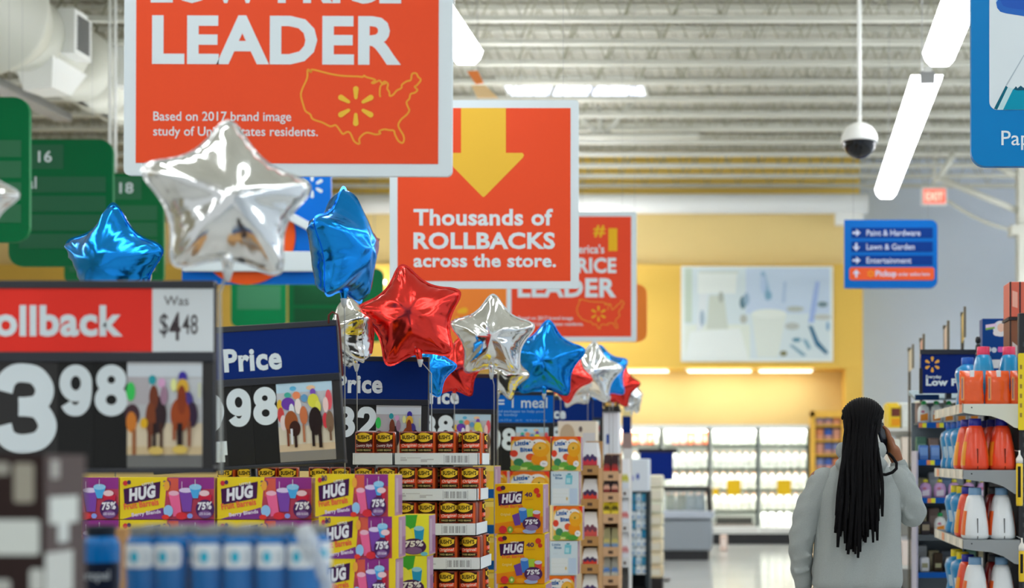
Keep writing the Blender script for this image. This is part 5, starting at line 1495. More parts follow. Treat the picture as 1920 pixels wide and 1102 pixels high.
def det_model(body, cap, kind, h=.285, w_=.074, d_=.098, swirl=None):
    t = thing('detergent_bottle', 'bottle', 'bottle')
    bm_ = mat('plastic_%d_%d_%d' % body, body, .28, coat=.2)
    m = MB()
    hb = h * .86
    if kind == 'flared':
        m.lathe([(.86, 0), (1.0, .012), (1.02, hb * .12), (.97, hb * .32), (.86, hb * .55), (.72, hb * .78), (.6, hb * .93), (.5, hb * .985), (.44, hb)], bm_, 28, w_, d_, ex=2.7)
    else:
        m.lathe([(.8, 0), (.92, .012), (.9, hb * .15), (.74, hb * .36), (.86, hb * .56), (.98, hb * .76), (.86, hb * .9), (.5, hb * .98), (.4, hb)], bm_, 28, w_, d_, ex=2.4)
    b = m.build('bottle', t)
    m = MB(); m.lathe([(.47, hb - .004), (.48, hb), (.47, h - .003), (.44, h)], mat('plastic_%d_%d_%d' % cap, cap, .3), 24, w_ * 1.02, w_ * 1.02); m.build('cap', t)
    if kind == 'flared':
        m = MB(); m.box(-.0022, .0022, -d_ * 1.01, -d_ * .8, hb * .02, hb * .48, C(*[int(v * .35) for v in body])); m.build('slot_shade', t)  # dark strip in a deeper body tone paints the shade of the grip slot
        # printed label on the wide faces
        m = MB()
        for sx_ in (-1, 1):
            pts, fs_ = [], []
            for j in range(9):
                v_ = .1 + .54 * j / 8
                tab = [(.0, .86), (.012 / hb, 1.0), (.12, 1.02), (.32, .97), (.55, .86), (.78, .72)]
                for (va, ra), (vb, rb) in zip(tab, tab[1:]):
                    if va <= v_ <= vb: r_ = ra + (rb - ra) * (v_ - va) / (vb - va)
                for kk in range(9):
                    a_ = -.62 + 1.24 * kk / 8
                    pts.append((sx_ * 1.012 * r_ * w_ * abs(math.cos(a_)) ** .74, 1.012 * r_ * d_ * math.copysign(abs(math.sin(a_)) ** .74, a_), hb * v_))
            for j in range(8):
                for kk in range(8):
                    f_ = (j * 9 + kk, j * 9 + kk + 1, j * 9 + kk + 10, j * 9 + kk + 9)
                    fs_.append(f_ if sx_ > 0 else f_[::-1])
            m.add(pts, fs_, C(*(swirl or (240, 150, 60)), .3), None, True)
        m.build('label', t)
    else:
        lab = MB()
        c1 = swirl or (190, 214, 226)
        n_ = 10
        vs = []
        for j in range(n_ + 1):
            v = .06 + .5 * j / n_
            rr_ = [.86, .80, .76, .745, .77, .82, .86, .885, .91, .93, .95][j] * 1.03
            for a in (-2.5, -2.1, -1.7 + .3 * math.sin(j * .6)):
                ca, sa = math.cos(a), math.sin(a)
                vs.append((rr_ * w_ * math.copysign(abs(ca) ** .83, ca), rr_ * d_ * math.copysign(abs(sa) ** .83, sa), hb * v))
        lab.add(vs, [(j * 3 + k, j * 3 + k + 1, j * 3 + k + 4, j * 3 + k + 3) for j in range(n_) for k in range(2)], C(*c1, .3), None, True)
        lab.build('label', t)
    return t
def pouch_model():
    t = thing('detergent_bag', 'bag', 'bag')
    m = MB()
    Wd, D, H = .068, .045, .185
    vs, fs = [], []
    n, k = 8, 16
    for i in range(n + 1):
        v = i / n
        for j in range(k):
            a = 2 * PI * j / k
            sq = lambda c: math.copysign(abs(c) ** .6, c)
            pin = 1 - .75 * max(0, v - .72) / .28
            vs.append((Wd * sq(math.cos(a)) * (1 + .03 * math.sin(v * 9)) * (1 - .06 * v), D * sq(math.sin(a)) * pin + .004 * math.sin(7 * a + v * 6) * (1 - v), H * v))
    for i in range(n):
        for j in range(k): fs.append((i * k + j, i * k + (j + 1) % k, (i + 1) * k + (j + 1) % k, (i + 1) * k + j))
    fs += [tuple(range(k))[::-1], tuple(n * k + j for j in range(k))]
    m.add(vs, fs, mat('bag_orange', (240, 92, 28), .25, coat=.3, bump=.4, nscale=25), None, True); b = m.build('bag_body', t)
    m = MB(); m.box(-.012, .012, -.034, -.012, .145, .186, C(222, 222, 224), .002); m.build('seal', t)
    m = MB(); m.box(-.062, -.045, -.0435, -.03, .02, .15, C(246, 170, 110)); m.box(-.058, -.054, -.045, -.04, .03, .14, C(90, 90, 140)); m.build('print', t)
    return t
ORB, WHB, BLB, DRB = (238, 74, 36), (214, 220, 222), (20, 130, 186), (130, 20, 20)
white_b = Stock(det_model(WHB, (120, 160, 196), 'flared', swirl=(240, 120, 60)))
orange_b = Stock(det_model(ORB, (30, 40, 150), 'flared', swirl=(246, 160, 50)))
blue_y = Stock(det_model(BLB, (226, 206, 30), 'waisted'))
blue_b = Stock(det_model(BLB, (20, 90, 180), 'waisted'))
blue_p = Stock(det_model((30, 140, 190), (226, 60, 96), 'flared', h=.33, swirl=(150, 200, 220)))
dark_b = Stock(det_model(DRB, (60, 66, 74), 'flared', swirl=(190, 60, 50)))
bag = Stock(pouch_model())
LX = [1.245, 1.392]
tname = ['top', 'second', 'third', 'lowest visible']
col_n = ['at the aisle edge', 'second from the aisle edge', 'third from the aisle edge']
def zs(i): return zz(shelf_py[i], Yr)
for j, px in enumerate((1821, 1870, 1916)):
    bag.put((xx(px, Yr + .06), Yr + .06, zs(0)), [0, .08, -.05][j], 'shiny orange detergent bag on the top shelf, %s' % col_n[j], 'orange detergent bags')
for j, X in enumerate((1.31, 1.405)):
    blue_p.put((X if j == 0 else X + .05, Yr + .22, zs(0)), 0, 'blue bottle with a pink cap behind the orange bags, %s' % ['nearer the aisle', 'farther from the aisle'][j], 'blue bottles with pink caps')
blue_b.put((1.255, Yr + .44, zs(0)), 0, 'blue bottle with a blue cap at the aisle edge of the top shelf', 'blue waisted bottles')
for j in range(2):
    orange_b.put((LX[j], Yr + .105, zs(1)), .04 * j, 'front orange bottle with a navy cap, second shelf, %s' % col_n[j], 'orange detergent bottles')
    orange_b.put((LX[j] - .01, Yr + .33, zs(1)), 0, 'orange bottle in the second lane, second shelf, %s' % col_n[j], 'orange detergent bottles')
orange_b.put((1.445 + .095, Yr - .16, zs(1)) if False else (1.39, Yr + .56, zs(1)), 0, 'orange bottle with a navy cap deep in the second shelf', 'orange detergent bottles')
for j, Yo in enumerate((.56, .80, 1.02)):
    blue_b.put((1.245, Yr + Yo, zs(1)), 0, 'blue bottle with blue cap, second shelf, %s behind the orange ones' % ORD[j], 'blue waisted bottles')
for i in (2, 3):
    for j in range(2):
        white_b.put((LX[j], Yr + .105, zs(i)), 0, 'white bottle with pale blue cap, %s shelf, %s' % (tname[i], col_n[j]), 'white detergent bottles')
    orange_b.put((1.24, Yr + .33, zs(i)), 0, 'orange bottle with a navy cap behind the white ones on the %s shelf' % tname[i], 'orange detergent bottles')
    dark_b.put((1.39, Yr + .33, zs(i)), 0, 'dark red bottle showing between the white ones on the %s shelf' % tname[i], 'dark red bottles')
    for j, Yo in enumerate((.56, .80)):
        blue_y.put((1.245, Yr + Yo, zs(i)), 0, 'blue bottle with a yellow cap, %s in the row on the %s shelf' % (ORD[j], tname[i]), 'blue bottles with yellow caps')
# cartons and a poster box standing on the top shelf
q = Px(8.75, 1868, 757)
t = thing('diaper_box', 'tall navy box with a white round picture standing behind the orange bags', 'box', (xx(1868, 8.75), 8.75, zs(0)))
a = 26 * q.k
top = zz(597, 8.75) - zs(0)
m = MB(); m.box(-a, a, 0, .12, 0, top, C(18, 66, 134, .4), .003); m.build('carton', t)
zl = lambda py: zz(py, 8.75) - zs(0)
m = MB()
m.poly([(-a, zl(690)), (a, zl(690)), (a, zl(674)), (-a, zl(674))], -.0006, C(206, 214, 220))
m.poly(ell(8 * q.k, zl(616), 14 * q.k, 15 * q.k, 28), -.0008, C(214, 222, 226)); m.poly(ell(9 * q.k, zl(614), 7 * q.k, 8 * q.k, 20), -.0012, C(222, 190, 170)); m.poly(ell(2 * q.k, zl(624), 8 * q.k, 6 * q.k, 20), -.0011, C(224, 228, 230))
m.poly([(-20 * q.k, zl(615)), (0, zl(612)), (0, zl(606)), (-20 * q.k, zl(609))], -.001, C(224, 206, 230)); m.poly([(-20 * q.k, zl(619)), (-3 * q.k, zl(616)), (-3 * q.k, zl(612)), (-20 * q.k, zl(615))], -.0009, C(120, 170, 90))
m.poly(ell(-14 * q.k, zl(655), 5 * q.k, 5 * q.k), -.001, C(190, 206, 220)); m.poly(ell(-4 * q.k, zl(656), 5 * q.k, 5 * q.k), -.001, C(190, 206, 220)); m.poly(rrect(3 * q.k, 18 * q.k, zl(660), zl(650), 2 * q.k), -.001, C(206, 100, 180))
m.build('front_print', t)
m = MB()
q = Px(8.6, 1834, 757)
pr = [(.02, 0), (.024, .01), (.024, .13), (.012, .16), (.016, .18)]
z0 = zz(700, 8.6) - zs(0)
m.lathe([(.03, 0), (.032, .02), (.032, z0 * .7), (.022, z0)], mat('pump_black', (20, 26, 34), .25), 16)
for k in range(5): m.lathe([(.010, z0 + k * .045), (.017, z0 + .012 + k * .045), (.017, z0 + .03 + k * .045), (.010, z0 + .043 + k * .045)], MATS['pump_black'], 14)
tag(m.build('ribbed_bottle', None, (xx(1834, 8.6), 8.6, zs(0))), 'thin black ribbed bottle between the pink-capped bottles', 'bottle')
q = Px(8.15, 1925, 690)
for i, (y0, y1, c, lb) in enumerate(((600, 757, (128, 84, 62), 'lower'), (528, 594, (206, 104, 84), 'upper'))):
    t = thing('stacked_carton', '%s of the two brown cartons stacked at the right edge' % lb, 'carton', (xx(1940, 8.15), 8.15, zz(y1, 8.15) if i else zs(0)))
    hgt = zz(y0, 8.15) - t.location.z
    m = MB(); m.box(-47 * q.k, 56 * q.k, 0, .2, 0, hgt, C(*c), .004); m.build('carton', t)
    m = MB(); m.poly([(-47 * q.k, 0), (-44 * q.k, 0), (-44 * q.k, hgt), (-47 * q.k, hgt)], -.0006, C(60, 50, 48)); m.poly([(-29 * q.k, 0), (-26 * q.k, 0), (-26 * q.k, hgt), (-29 * q.k, hgt)], -.0006, C(50, 46, 50))
    m.poly([(-42 * q.k, hgt * .3), (-32 * q.k, hgt * .25), (-32 * q.k, hgt * .7), (-42 * q.k, hgt * .75)], -.0006, C(228, 170, 150) if i else C(196, 186, 178)); m.build('front_print', t)
q = Px(8.15, 1925, 594)
m = MB(); m.box(-49 * q.k, 62 * q.k, -.004, .21, 0, 6 * q.k - .001, C(50, 46, 48))
tag(m.build('carton_divider', None, (xx(1940, 8.15), 8.15, zz(600, 8.15) + .0005)), 'thin dark divider sheet between the two brown cartons', 'divider')
# yellow strips hung on the upright
YS = C(240, 214, 50, .4)
for i, (x0, x1, y0, y1, lb) in enumerate(((1909, 1932, 662, 806, 'long yellow card strip on the upright above the second shelf'), (1905, 1918, 858, 948, 'yellow marker tube hung on the upright beside the orange bottles'), (1910, 1922, 1022, 1090, 'yellow marker tube hung on the upright beside the third shelf'))):
    Yp = 7.66
    q = Px(Yp, (x0 + x1) / 2.0, y1)
    t = thing('yellow_strip' if i == 0 else 'marker_tube', lb, 'card strip' if i == 0 else 'marker', q.loc())
    if i == 0:
        m = MB(); m.slab(q.rr(x0, x1, y0, y1, 3), -.004, .004, YS); m.build('card', t)
        m = MB()
        for k in range(6): m.poly([(q.x(x0 + 3), q.z(y0 + 30 + 18 * k)), (q.x(x0 + 7), q.z(y0 + 30 + 18 * k)), (q.x(x0 + 7), q.z(y0 + 22 + 18 * k)), (q.x(x0 + 3), q.z(y0 + 22 + 18 * k))], -.0045, C(150, 120, 60))
        m.build('print', t)
        m = MB(); m.box(-.004, .03, .004, Yr - Yp + .01, q.z(700), q.z(694), POST); m.build('bracket', t)
    else:
        r_ = (x1 - x0) / 2 * q.k
        m = MB(); m.lathe([(r_ * .9, 0), (r_, .01), (r_, q.z(y0 + 12)), (r_ * .7, q.z(y0 + 8)), (r_ * .7, q.z(y0 + 4))], mat('marker_yellow', (244, 206, 40), .3), 18); m.build('barrel', t)
        m = MB(); m.lathe([(r_ * 1.02, q.z(y0 + 10)), (r_ * 1.02, q.z(y0 + 2)), (r_ * .3, q.z(y0 - 6)), (r_ * .25, q.z(y0 - 14))], C(226, 224, 214), 18); m.build('cap', t)
        lab = MB(); lab.poly([(-.7 * r_, q.z(y1 - 16)), (.2 * r_, q.z(y1 - 16)), (.2 * r_, q.z(y0 + 16)), (-.7 * r_, q.z(y0 + 16))], 0, C(34, 30, 28)); lab.wrap(r_ + .0006, .004); lab.build('label', t)
        m = MB(); m.tube([(0, 0, q.z(y0 - 12)), (0, Yr - Yp, q.z(y0 - 14))], .003, M_METAL, 6); m.build('peg', t)

# --- end unit facing the camera behind the detergent
Ye = 9.6
q = Px(Ye, 1718, 860)
X0 = xx(1718, Ye)
XW = .80
t = thing('end_unit', 'dark end shelving with blue price strips facing the camera behind the detergent', 'shelf unit', (X0, Ye, 0))
EB = mat('end_back', (110, 122, 130), .5)
m = MB(); m.box(0, XW, .28, .3, 0, zz(752, Ye), EB); m.box(0, .012, 0, .3, 0, zz(845, Ye), mat('post_lilac', (176, 176, 196), .4)); m.box(XW - .012, XW, 0, .3, 0, zz(760, Ye), EB); m.build('frame', t)
m = MB(); m.add([(-.02, -.1, zz(747, Ye)), (XW, -.1, zz(747, Ye)), (XW, .3, zz(728, Ye)), (-.02, .3, zz(728, Ye)), (-.02, -.1, zz(751, Ye)), (XW, -.1, zz(751, Ye)), (XW, .3, zz(736, Ye)), (-.02, .3, zz(736, Ye))],
    [(0, 1, 2, 3), (7, 6, 5, 4), (4, 5, 1, 0), (5, 6, 2, 1), (6, 7, 3, 2), (7, 4, 0, 3)], C(132, 152, 158)); m.box(-.02, .14, -.105, -.1, zz(751, Ye), zz(741, Ye), C(20, 50, 90)); m.build('top_board', t)
strips = [797, 867, 938, 1008, 1078]
for i, py in enumerate(strips):
    z = zz(py - 5, Ye)
    m = MB(); m.box(.012, XW - .012, 0, .28, z - .012, z, C(90, 100, 104)); s_ = m.build('shelf', t)
    m = MB(); m.box(.012, XW - .012, -.006, 0, z - .036, z + .002, C(20, 86, 170) if i != 3 else C(84, 92, 98))
    if i != 3:
        for k, (a, b, c) in enumerate(((.015, .04, (240, 150, 90)), (.04, .068, (222, 220, 60)), (.135, .155, (240, 150, 90)), (.155, .185, (222, 220, 60)))):
            off = [0, .055, .06, 0, .3][i]
            m.box(a + off, b + off, -.0075, -.005, z - .034, z - .002, C(*c))
    m.build('price_rail', s_)
def small_bottle(body, cap, lab, name='cleaner_bottle', h=.13, w_=.042):
    t = thing(name, 'bottle', 'bottle')
    m = MB(); m.lathe([(.85, 0), (1, .006), (1, h * .5), (.8, h * .72), (.4, h * .8), (.36, h * .84)], mat('plastic_%d_%d_%d' % body, body, .28), 18, w_, w_ * .6); m.build('bottle', t)
    m = MB(); m.lathe([(.42, h * .83), (.42, h * .95), (.22, h)], mat('plastic_%d_%d_%d' % cap, cap, .3), 14, w_, w_); m.build('cap', t)
    m = MB(); m.poly([(-w_ * .6, h * .08), (w_ * .6, h * .12), (w_ * .6, h * .44), (-w_ * .6, h * .36)], -w_ * .63, C(*lab)); m.poly(ell(-w_ * .2, h * .5, w_ * .3, h * .06), -w_ * .62, C(196, 120, 140)); m.build('label', t)
    return t
gcap = Stock(small_bottle((222, 226, 224), (40, 170, 90), (236, 150, 60), h=.15))
pcap = Stock(small_bottle((190, 150, 196), (226, 216, 60), (214, 206, 220), h=.125))
n = 0
for k in range(7):
    gcap.put((xx(1732 + 23.5 * k, Ye + .07), Ye + .07, zz(792, Ye)), 0, 'green-capped white bottle, %s from the left, top ledge of the end unit' % ORD[k], 'green-capped cleaner bottles')
for k in range(6):
    pcap.put((xx(1735 + 27 * k, Ye + .07), Ye + .07, zz(933, Ye)), 0, 'yellow-capped lilac bottle, %s from the left, third ledge of the end unit' % ORD[k], 'lilac bottles with yellow caps')
for k in range(6):
    if k == 1: gcap.put((xx(1763, Ye + .07), Ye + .07, zz(1003, Ye)), 0, 'white cleaner bottle with a green cap, alone on the fourth ledge of the end unit', 'green-capped cleaner bottles')
    else:
        m = MB(); m.box(-.03, .03, -.03, .03, 0, .12 if k % 2 else .09, C(*[(60, 56, 60), (60, 60, 60), (120, 80, 70), (150, 60, 70), (70, 80, 96), (40, 40, 44)][k]), .006); m.box(-.025, .025, -.032, -.02, .03, .07, C(150, 140, 120))
        tag(m.build('soap_carton', None, (xx(1735 + 28 * k, Ye + .07), Ye + .07, zz(1003, Ye))), 'small dark soap carton, place %s on the fourth ledge of the end unit' % ORD[k], 'carton', 'dark soap cartons')
for k in range(7):
    m = MB(); hgt = .10 if k < 2 else .09
    m.box(-.031, .031, -.03, .03, 0, hgt, C(*[(90, 130, 196), (96, 136, 200), (150, 160, 176), (110, 120, 126), (90, 120, 180), (120, 130, 150), (90, 110, 160)][k], .35), .006); m.box(-.026, .026, -.032, -.02, hgt * .3, hgt * .85, C(*[(120, 160, 214), (124, 160, 214), (190, 196, 206), (140, 150, 150), (120, 150, 206), (150, 160, 180), (120, 140, 190)][k]))
    tag(m.build('sponge_pack', None, (xx(1731 + 21.5 * k, Ye + .06), Ye + .06, zz(862, Ye))), 'bluish sponge pack, %s from the left on the second ledge of the end unit' % ORD[k], 'pack', 'sponge packs on the second ledge')
for k in range(6):
    c = [(206, 210, 214), (60, 50, 40), (196, 196, 200), (90, 80, 50), (214, 216, 214), (70, 76, 80)][k]
    m = MB(); m.box(-.032, .032, -.035, .035, 0, .13 if k % 2 else .10, C(*c), .012); m.box(-.02, .02, -.037, -.02, .03, .06, C(150, 150, 120))
    tag(m.build('wipe_tub', None, (xx(1733 + 25 * k, Ye + .07), Ye + .07, zz(1073, Ye))), 'small tub, %s from the left on the lowest ledge of the end unit' % ORD[k], 'tub', 'tubs on the lowest ledge')
rnd = random.Random(8)
for i, py in enumerate(strips):
    zl_ = zz(py - 5, Ye)
    for k in range(7):
        hgt = .13 + .05 * rnd.random()
        c = rnd.choice([(186, 194, 200), (206, 210, 208), (120, 150, 186), (150, 130, 120), (196, 186, 150), (110, 120, 130), (90, 130, 110)])
        m = MB(); m.box(-.036, .036, -.04, .04, 0, hgt, C(*c, .4), .008); m.box(-.028, .028, -.042, -.03, hgt * .25, hgt * .7, C(*[min(250, v + 30) for v in c]))
        tag(m.build('stock_box', None, (X0 + .055 + .085 * k, Ye + .2, zl_)), 'muted stock box, back row, %s from the left, %s ledge of the end unit' % (ORD[k], ORD[i]), 'box', 'back row boxes of the end unit')
# navy header sign over the end unit
q = Px(9.35, 1780, 738)
t = thing('price_header', 'navy header sign with a yellow burst above the end unit on the right', 'sign', q.loc())
m = MB(); m.box(q.x(1727), q.x(1842), 0, .02, q.z(737), q.z(656), C(6, 34, 104), .003); m.box(q.x(1725), q.x(1843), -.006, .022, q.z(664), q.z(655), M_RAIL); m.box(q.x(1724), q.x(1730), -.002, .02, q.z(738), q.z(690), M_BOARD); m.build('board', t)
m = MB(); m.spark(q.x(1748), q.z(683), 5.5 * q.k, 15 * q.k, 1.6 * q.k, 3 * q.k, C(246, 184, 80), -.0015)
m.text('Everyday', q.x(1736), q.x(1765), q.z(709), 6 * q.k, FRAMEW, -.0015, .03); m.text('Low Price', q.x(1736), q.x(1832), q.z(723), 13.5 * q.k, FRAMEW, -.0015, .05); m.build('lettering', t)
m = MB(); m.box(q.x(1775), q.x(1785), .02, .1, -.03, q.z(690), M_RAIL); m.build('stem', t)
# flag cards standing nearly edge-on above the aisle
for i, (x0, x1, y0, y1, c, Yf, lb) in enumerate(((1731, 1741, 631, 662, (214, 160, 136), 10.4, 'small peach flag card behind the navy header sign, leftmost'), (1777, 1788, 606, 662, (214, 196, 176), 10.2, 'cream flag card behind the navy header sign, middle'), (1808, 1823, 580, 632, (236, 206, 122), 9.9, 'tall yellow flag card right of the navy header sign'), (1711, 1717, 650, 690, (206, 196, 170), 11.2, 'thin cream flag card left of the navy header sign'))):
    q = Px(Yf, (x0 + x1) / 2.0, y1)
    t = thing('flag_card', lb, 'sign', (q.loc().x, Yf, 0))
    zt, zb_ = zz(y0, Yf), zz(y1, Yf)
    m = MB(); m.add([(q.x(x0), 0, zb_), (q.x(x1), .5, zb_), (q.x(x1) + .006, .5, zb_), (q.x(x0) + .006, 0, zb_), (q.x(x0), 0, zt), (q.x(x1), .5, zt), (q.x(x1) + .006, .5, zt), (q.x(x0) + .006, 0, zt)],
        [(3, 2, 1, 0), (4, 5, 6, 7), (0, 1, 5, 4), (1, 2, 6, 5), (2, 3, 7, 6), (3, 0, 4, 7)], C(*c)); m.build('card', t)
    m = MB(); m.box(q.x(x1) - .002, q.x(x1) + .016, .49, .53, 0, zt + .03, C(80, 76, 66)); m.box(q.x(x0) - .004, q.x(x0) + .012, -.006, .012, zb_, zt + .02, C(110, 104, 92)); m.box(q.x(x1) - .01, q.x(x1) + .02, .47, .5, zt, zt + .03, C(90, 86, 76)); m.box(q.x(x0) - .06, q.x(x1) + .06, .4, .62, 0, .02, C(80, 76, 66)); m.build('post', t)
# --- far run along the aisle behind the person
Yl = 12.8
X0 = xx(1664, Yl)
t = thing('gondola_shelf', 'pale shelving run beyond the person, partly hidden by the raised arm', 'shelf unit', (X0, Yl, 0))
m = MB(); m.box(.38, .40, 0, 3.0, 0, 1.75, C(150, 156, 160)); m.box(0, .4, 0, 3.0, 0, .14, C(80, 84, 88)); m.build('frame', t)
lev = [zz(802, Yl), zz(868, Yl), zz(930, Yl), zz(972, Yl), zz(1060, Yl)]
for i, z in enumerate(lev):
    m = MB(); m.box(0, .38, 0, 3.0, z - .03, z, C(206, 206, 200)); s_ = m.build('shelf', t)
    m = MB(); m.box(-.004, .0, 0, 3.0, z - .034, z + .003, C(30, 60, 110)); m.build('price_rail', s_)
rnd = random.Random(21)
pal = [[(222, 212, 160), (214, 216, 212), (206, 210, 206)], [(216, 216, 206), (226, 214, 200), (206, 206, 210)], [(212, 204, 190), (230, 222, 200), (190, 196, 200)], [(60, 66, 84), (220, 120, 110), (222, 220, 140)], [(222, 224, 220), (226, 214, 206), (206, 210, 214)]]
for i, z in enumerate(lev):
    hmax = (lev[i - 1] - z - .06) if i else .25
    for a in range(3):
        for b in range(3):
            c = pal[i][(a + b) % 3] if i else [(250, 214, 60), (214, 218, 212), (226, 222, 200)][a]
            hgt = min(hmax, .26) * (.8 + .2 * rnd.random())
            w_ = .055
            m = MB(); m.box(-w_, w_, -.07, .07, 0, hgt, C(*c, .4), .01)
            if i == 0 and a == 0: m.box(-w_ * .5, w_ * .9, -.072, -.06, hgt * .5, hgt * .85, C(110, 60, 50)); m.box(-w_ * .5, w_ * .9, -.0725, -.06, hgt * .1, hgt * .4, C(240, 160, 40))
            else: m.box(-w_ * .6, w_ * .6, -.072, -.06, hgt * .3, hgt * .7, C(*[min(250, v + 14) for v in c]))
            tag(m.build('paper_pack', None, (X0 + .065 + a * .12, Yl + .09 + b * .17, z)), 'pale pack, %s ledge of the far run, %s from the aisle, %s row' % (ORD[i], ORD[a], ORD[b]), 'pack', 'packs on the far shelving run')

# ------------------------------------------------------------------ the person with the phone
SKIN = mat('skin_brown', (128, 78, 46), .5)
HOOD = mat('grey_fleece', (148, 155, 153), .95, noise=.16, nscale=260, spec=.15)
RIB = mat('grey_rib', (140, 147, 145), .95, noise=.12, nscale=220, spec=.15)
HAIRM = mat('black_hair', (7, 7, 9), .75, spec=.15)
px0, py0 = 1612, 6.67
root = thing('person', 'person in grey hoodie with long black locks, seen from behind, holding a phone', 'person', (xx(px0, py0), py0, 0))
def cap_(m, a, ra, b, rb, mt, n=14):
    a, b = Vector(a), Vector(b)
    d = b - a
    L = d.length
    t = d.normalized()
    pts, rr = [], []
    for i in range(5):
        an = PI / 2 * (1 - i / 4.0)
        pts.append(a - t * ra * math.sin(an)); rr.append(max(.0008, ra * math.cos(an)))
    for i in range(1, 5):
        pts.append(a + d * i / 5.0); rr.append(ra + (rb - ra) * i / 5.0)
    for i in range(5):
        an = PI / 2 * i / 4.0
        pts.append(b + t * rb * math.sin(an)); rr.append(max(.0008, rb * math.cos(an)))
    m.tube(pts, rr, mt, n)
def chain(m, pts, rr, mt):
    for i in range(len(pts) - 1): cap_(m, pts[i], rr[i], pts[i + 1], rr[i + 1], mt)
def loft(m, rings, mt, n=32, ex=2.3):
    vs, fs = [], []
    for z, cx, cy, rx, ry in rings:
        for k in range(n):
            a = 2 * PI * k / n
            c, s_ = math.cos(a), math.sin(a)
            vs.append((cx + rx * math.copysign(abs(c) ** (2 / ex), c), cy + ry * math.copysign(abs(s_) ** (2 / ex), s_), z))
    for i in range(len(rings) - 1):
        for k in range(n): fs.append((i * n + k, i * n + (k + 1) % n, (i + 1) * n + (k + 1) % n, (i + 1) * n + k))
    fs += [tuple(range(n))[::-1], tuple((len(rings) - 1) * n + k for k in range(n))]
    m.add(vs, fs, mt, None, True)
m = MB()
# head, face and neck
m.sphere((.008, .015, 1.672), .1, SKIN, (.76, .94, .98), 24)
m.sphere((.012, .045, 1.61), .07, SKIN, (.82, .85, .9), 20)
m.sphere((.014, .112, 1.645), .016, SKIN, (.8, 1.2, 1.3), 12)            # nose
m.sphere((.014, .102, 1.612), .017, SKIN, (1.3, .6, .5), 12)             # mouth
m.sphere((.014, .09, 1.575), .022, SKIN, (1.1, .9, .8), 12)              # chin
for s in (-1, 1):
    m.sphere((.01 + s * .078, .01, 1.655), .026, SKIN, (.35, .75, 1.2), 12)  # ear
    m.sphere((.014 + s * .032, .088, 1.668), .016, SKIN, (1.2, .6, .6), 10)
cap_(m, (0, -.005, 1.40), .066, (.006, .005, 1.59), .056, SKIN)
# trunk and limbs under the clothes
loft(m, [(.86, -.01, 0, .15, .095), (1.0, -.01, 0, .14, .09), (1.15, -.01, 0, .15, .095), (1.3, -.005, 0, .165, .1), (1.40, 0, 0, .15, .075), (1.46, 0, 0, .07, .05)], SKIN)
LSH, LEL, LWR = (-.19, 0, 1.40), (-.272, -.005, 1.115), (-.262, .06, .885)
RSH, REL, RWR = (.185, 0, 1.405), (.258, .07, 1.235), (.185, .075, 1.485)
chain(m, [LSH, LEL, LWR], [.05, .042, .028], SKIN)
chain(m, [RSH, REL, RWR], [.05, .042, .028], SKIN)
for s in (-1, 1): chain(m, [(s * .085 - .01, 0, .9), (s * .1 - .01, .02, .48), (s * .105 - .01, -.01, .09)], [.09, .058, .04], SKIN)
# hanging left hand
chain(m, [LWR, (-.26, .075, .83)], [.027, .036], SKIN)
m.sphere((-.258, .078, .825), .04, SKIN, (.5, .95, 1.1), 14)
for k in range(4):
    y = .05 + .019 * k
    L = [.9, 1.0, .95, .75][k]
    chain(m, [(-.257, y, .795), (-.255, y + .002, .795 - .036 * L), (-.248, y + .004, .795 - .06 * L), (-.238, y + .004, .795 - .078 * L)], [.0098, .0092, .0086, .0078], SKIN)
chain(m, [(-.25, .105, .845), (-.238, .128, .815), (-.232, .132, .785)], [.012, .011, .0092], SKIN)
# right hand closed round the phone: back of the hand outward, fingers over the far edge, thumb on the near edge
chain(m, [RWR, (.165, .07, 1.535)], [.029, .034], SKIN)
m.sphere((.153, .072, 1.56), .042, SKIN, (.52, .95, 1.1), 16)
for k in range(4):
    z = 1.612 - .019 * k
    L = [.92, 1.0, .94, .76][k]
    chain(m, [(.148 + .006 * k, .098, z - .008), (.131 + .005 * k, .13, z + .012), (.113 + .005 * k, .124, z + .022), (.104 + .006 * k, .104, z + .024)][:4], [.0105, .0098, .009, .0082], SKIN)
chain(m, [(.158, .045, 1.545), (.142, .02, 1.588), (.127, .014, 1.632)], [.0135, .0115, .0095], SKIN)
chain(m, [(.150, .06, 1.59), (.138, .055, 1.63), (.118, .06, 1.652)], [.011, .0098, .0085], SKIN)
body = bake(m, 'body', [('REMESH', dict(mode='VOXEL', voxel_size=.0045)), ('SMOOTH', dict(factor=.5, iterations=4))])
body.parent = root
if not body.data.materials: body.data.materials.append(SKIN)
for s in (-1, 1):
    m = MB(); m.sphere((.014 + s * .032, .0985, 1.668), .0095, C(230, 226, 220, .2), (1.1, .5, .7), 12); m.sphere((.014 + s * .032, .1025, 1.668), .0045, C(40, 26, 18, .2), (1, .5, 1), 10); m.build('eye', root)

# hoodie
m = MB()
loft(m, [(.90, -.012, .0, .208, .14), (.93, -.012, 0, .215, .145), (1.02, -.012, 0, .209, .14), (1.14, -.010, 0, .203, .135), (1.26, -.006, 0, .202, .132), (1.34, -.003, 0, .205, .126), (1.40, 0, 0, .195, .11), (1.44, .001, 0, .16, .095), (1.475, .002, 0, .115, .085), (1.50, .003, 0, .095, .08), (1.515, .003, 0, .08, .07)], HOOD, 40)
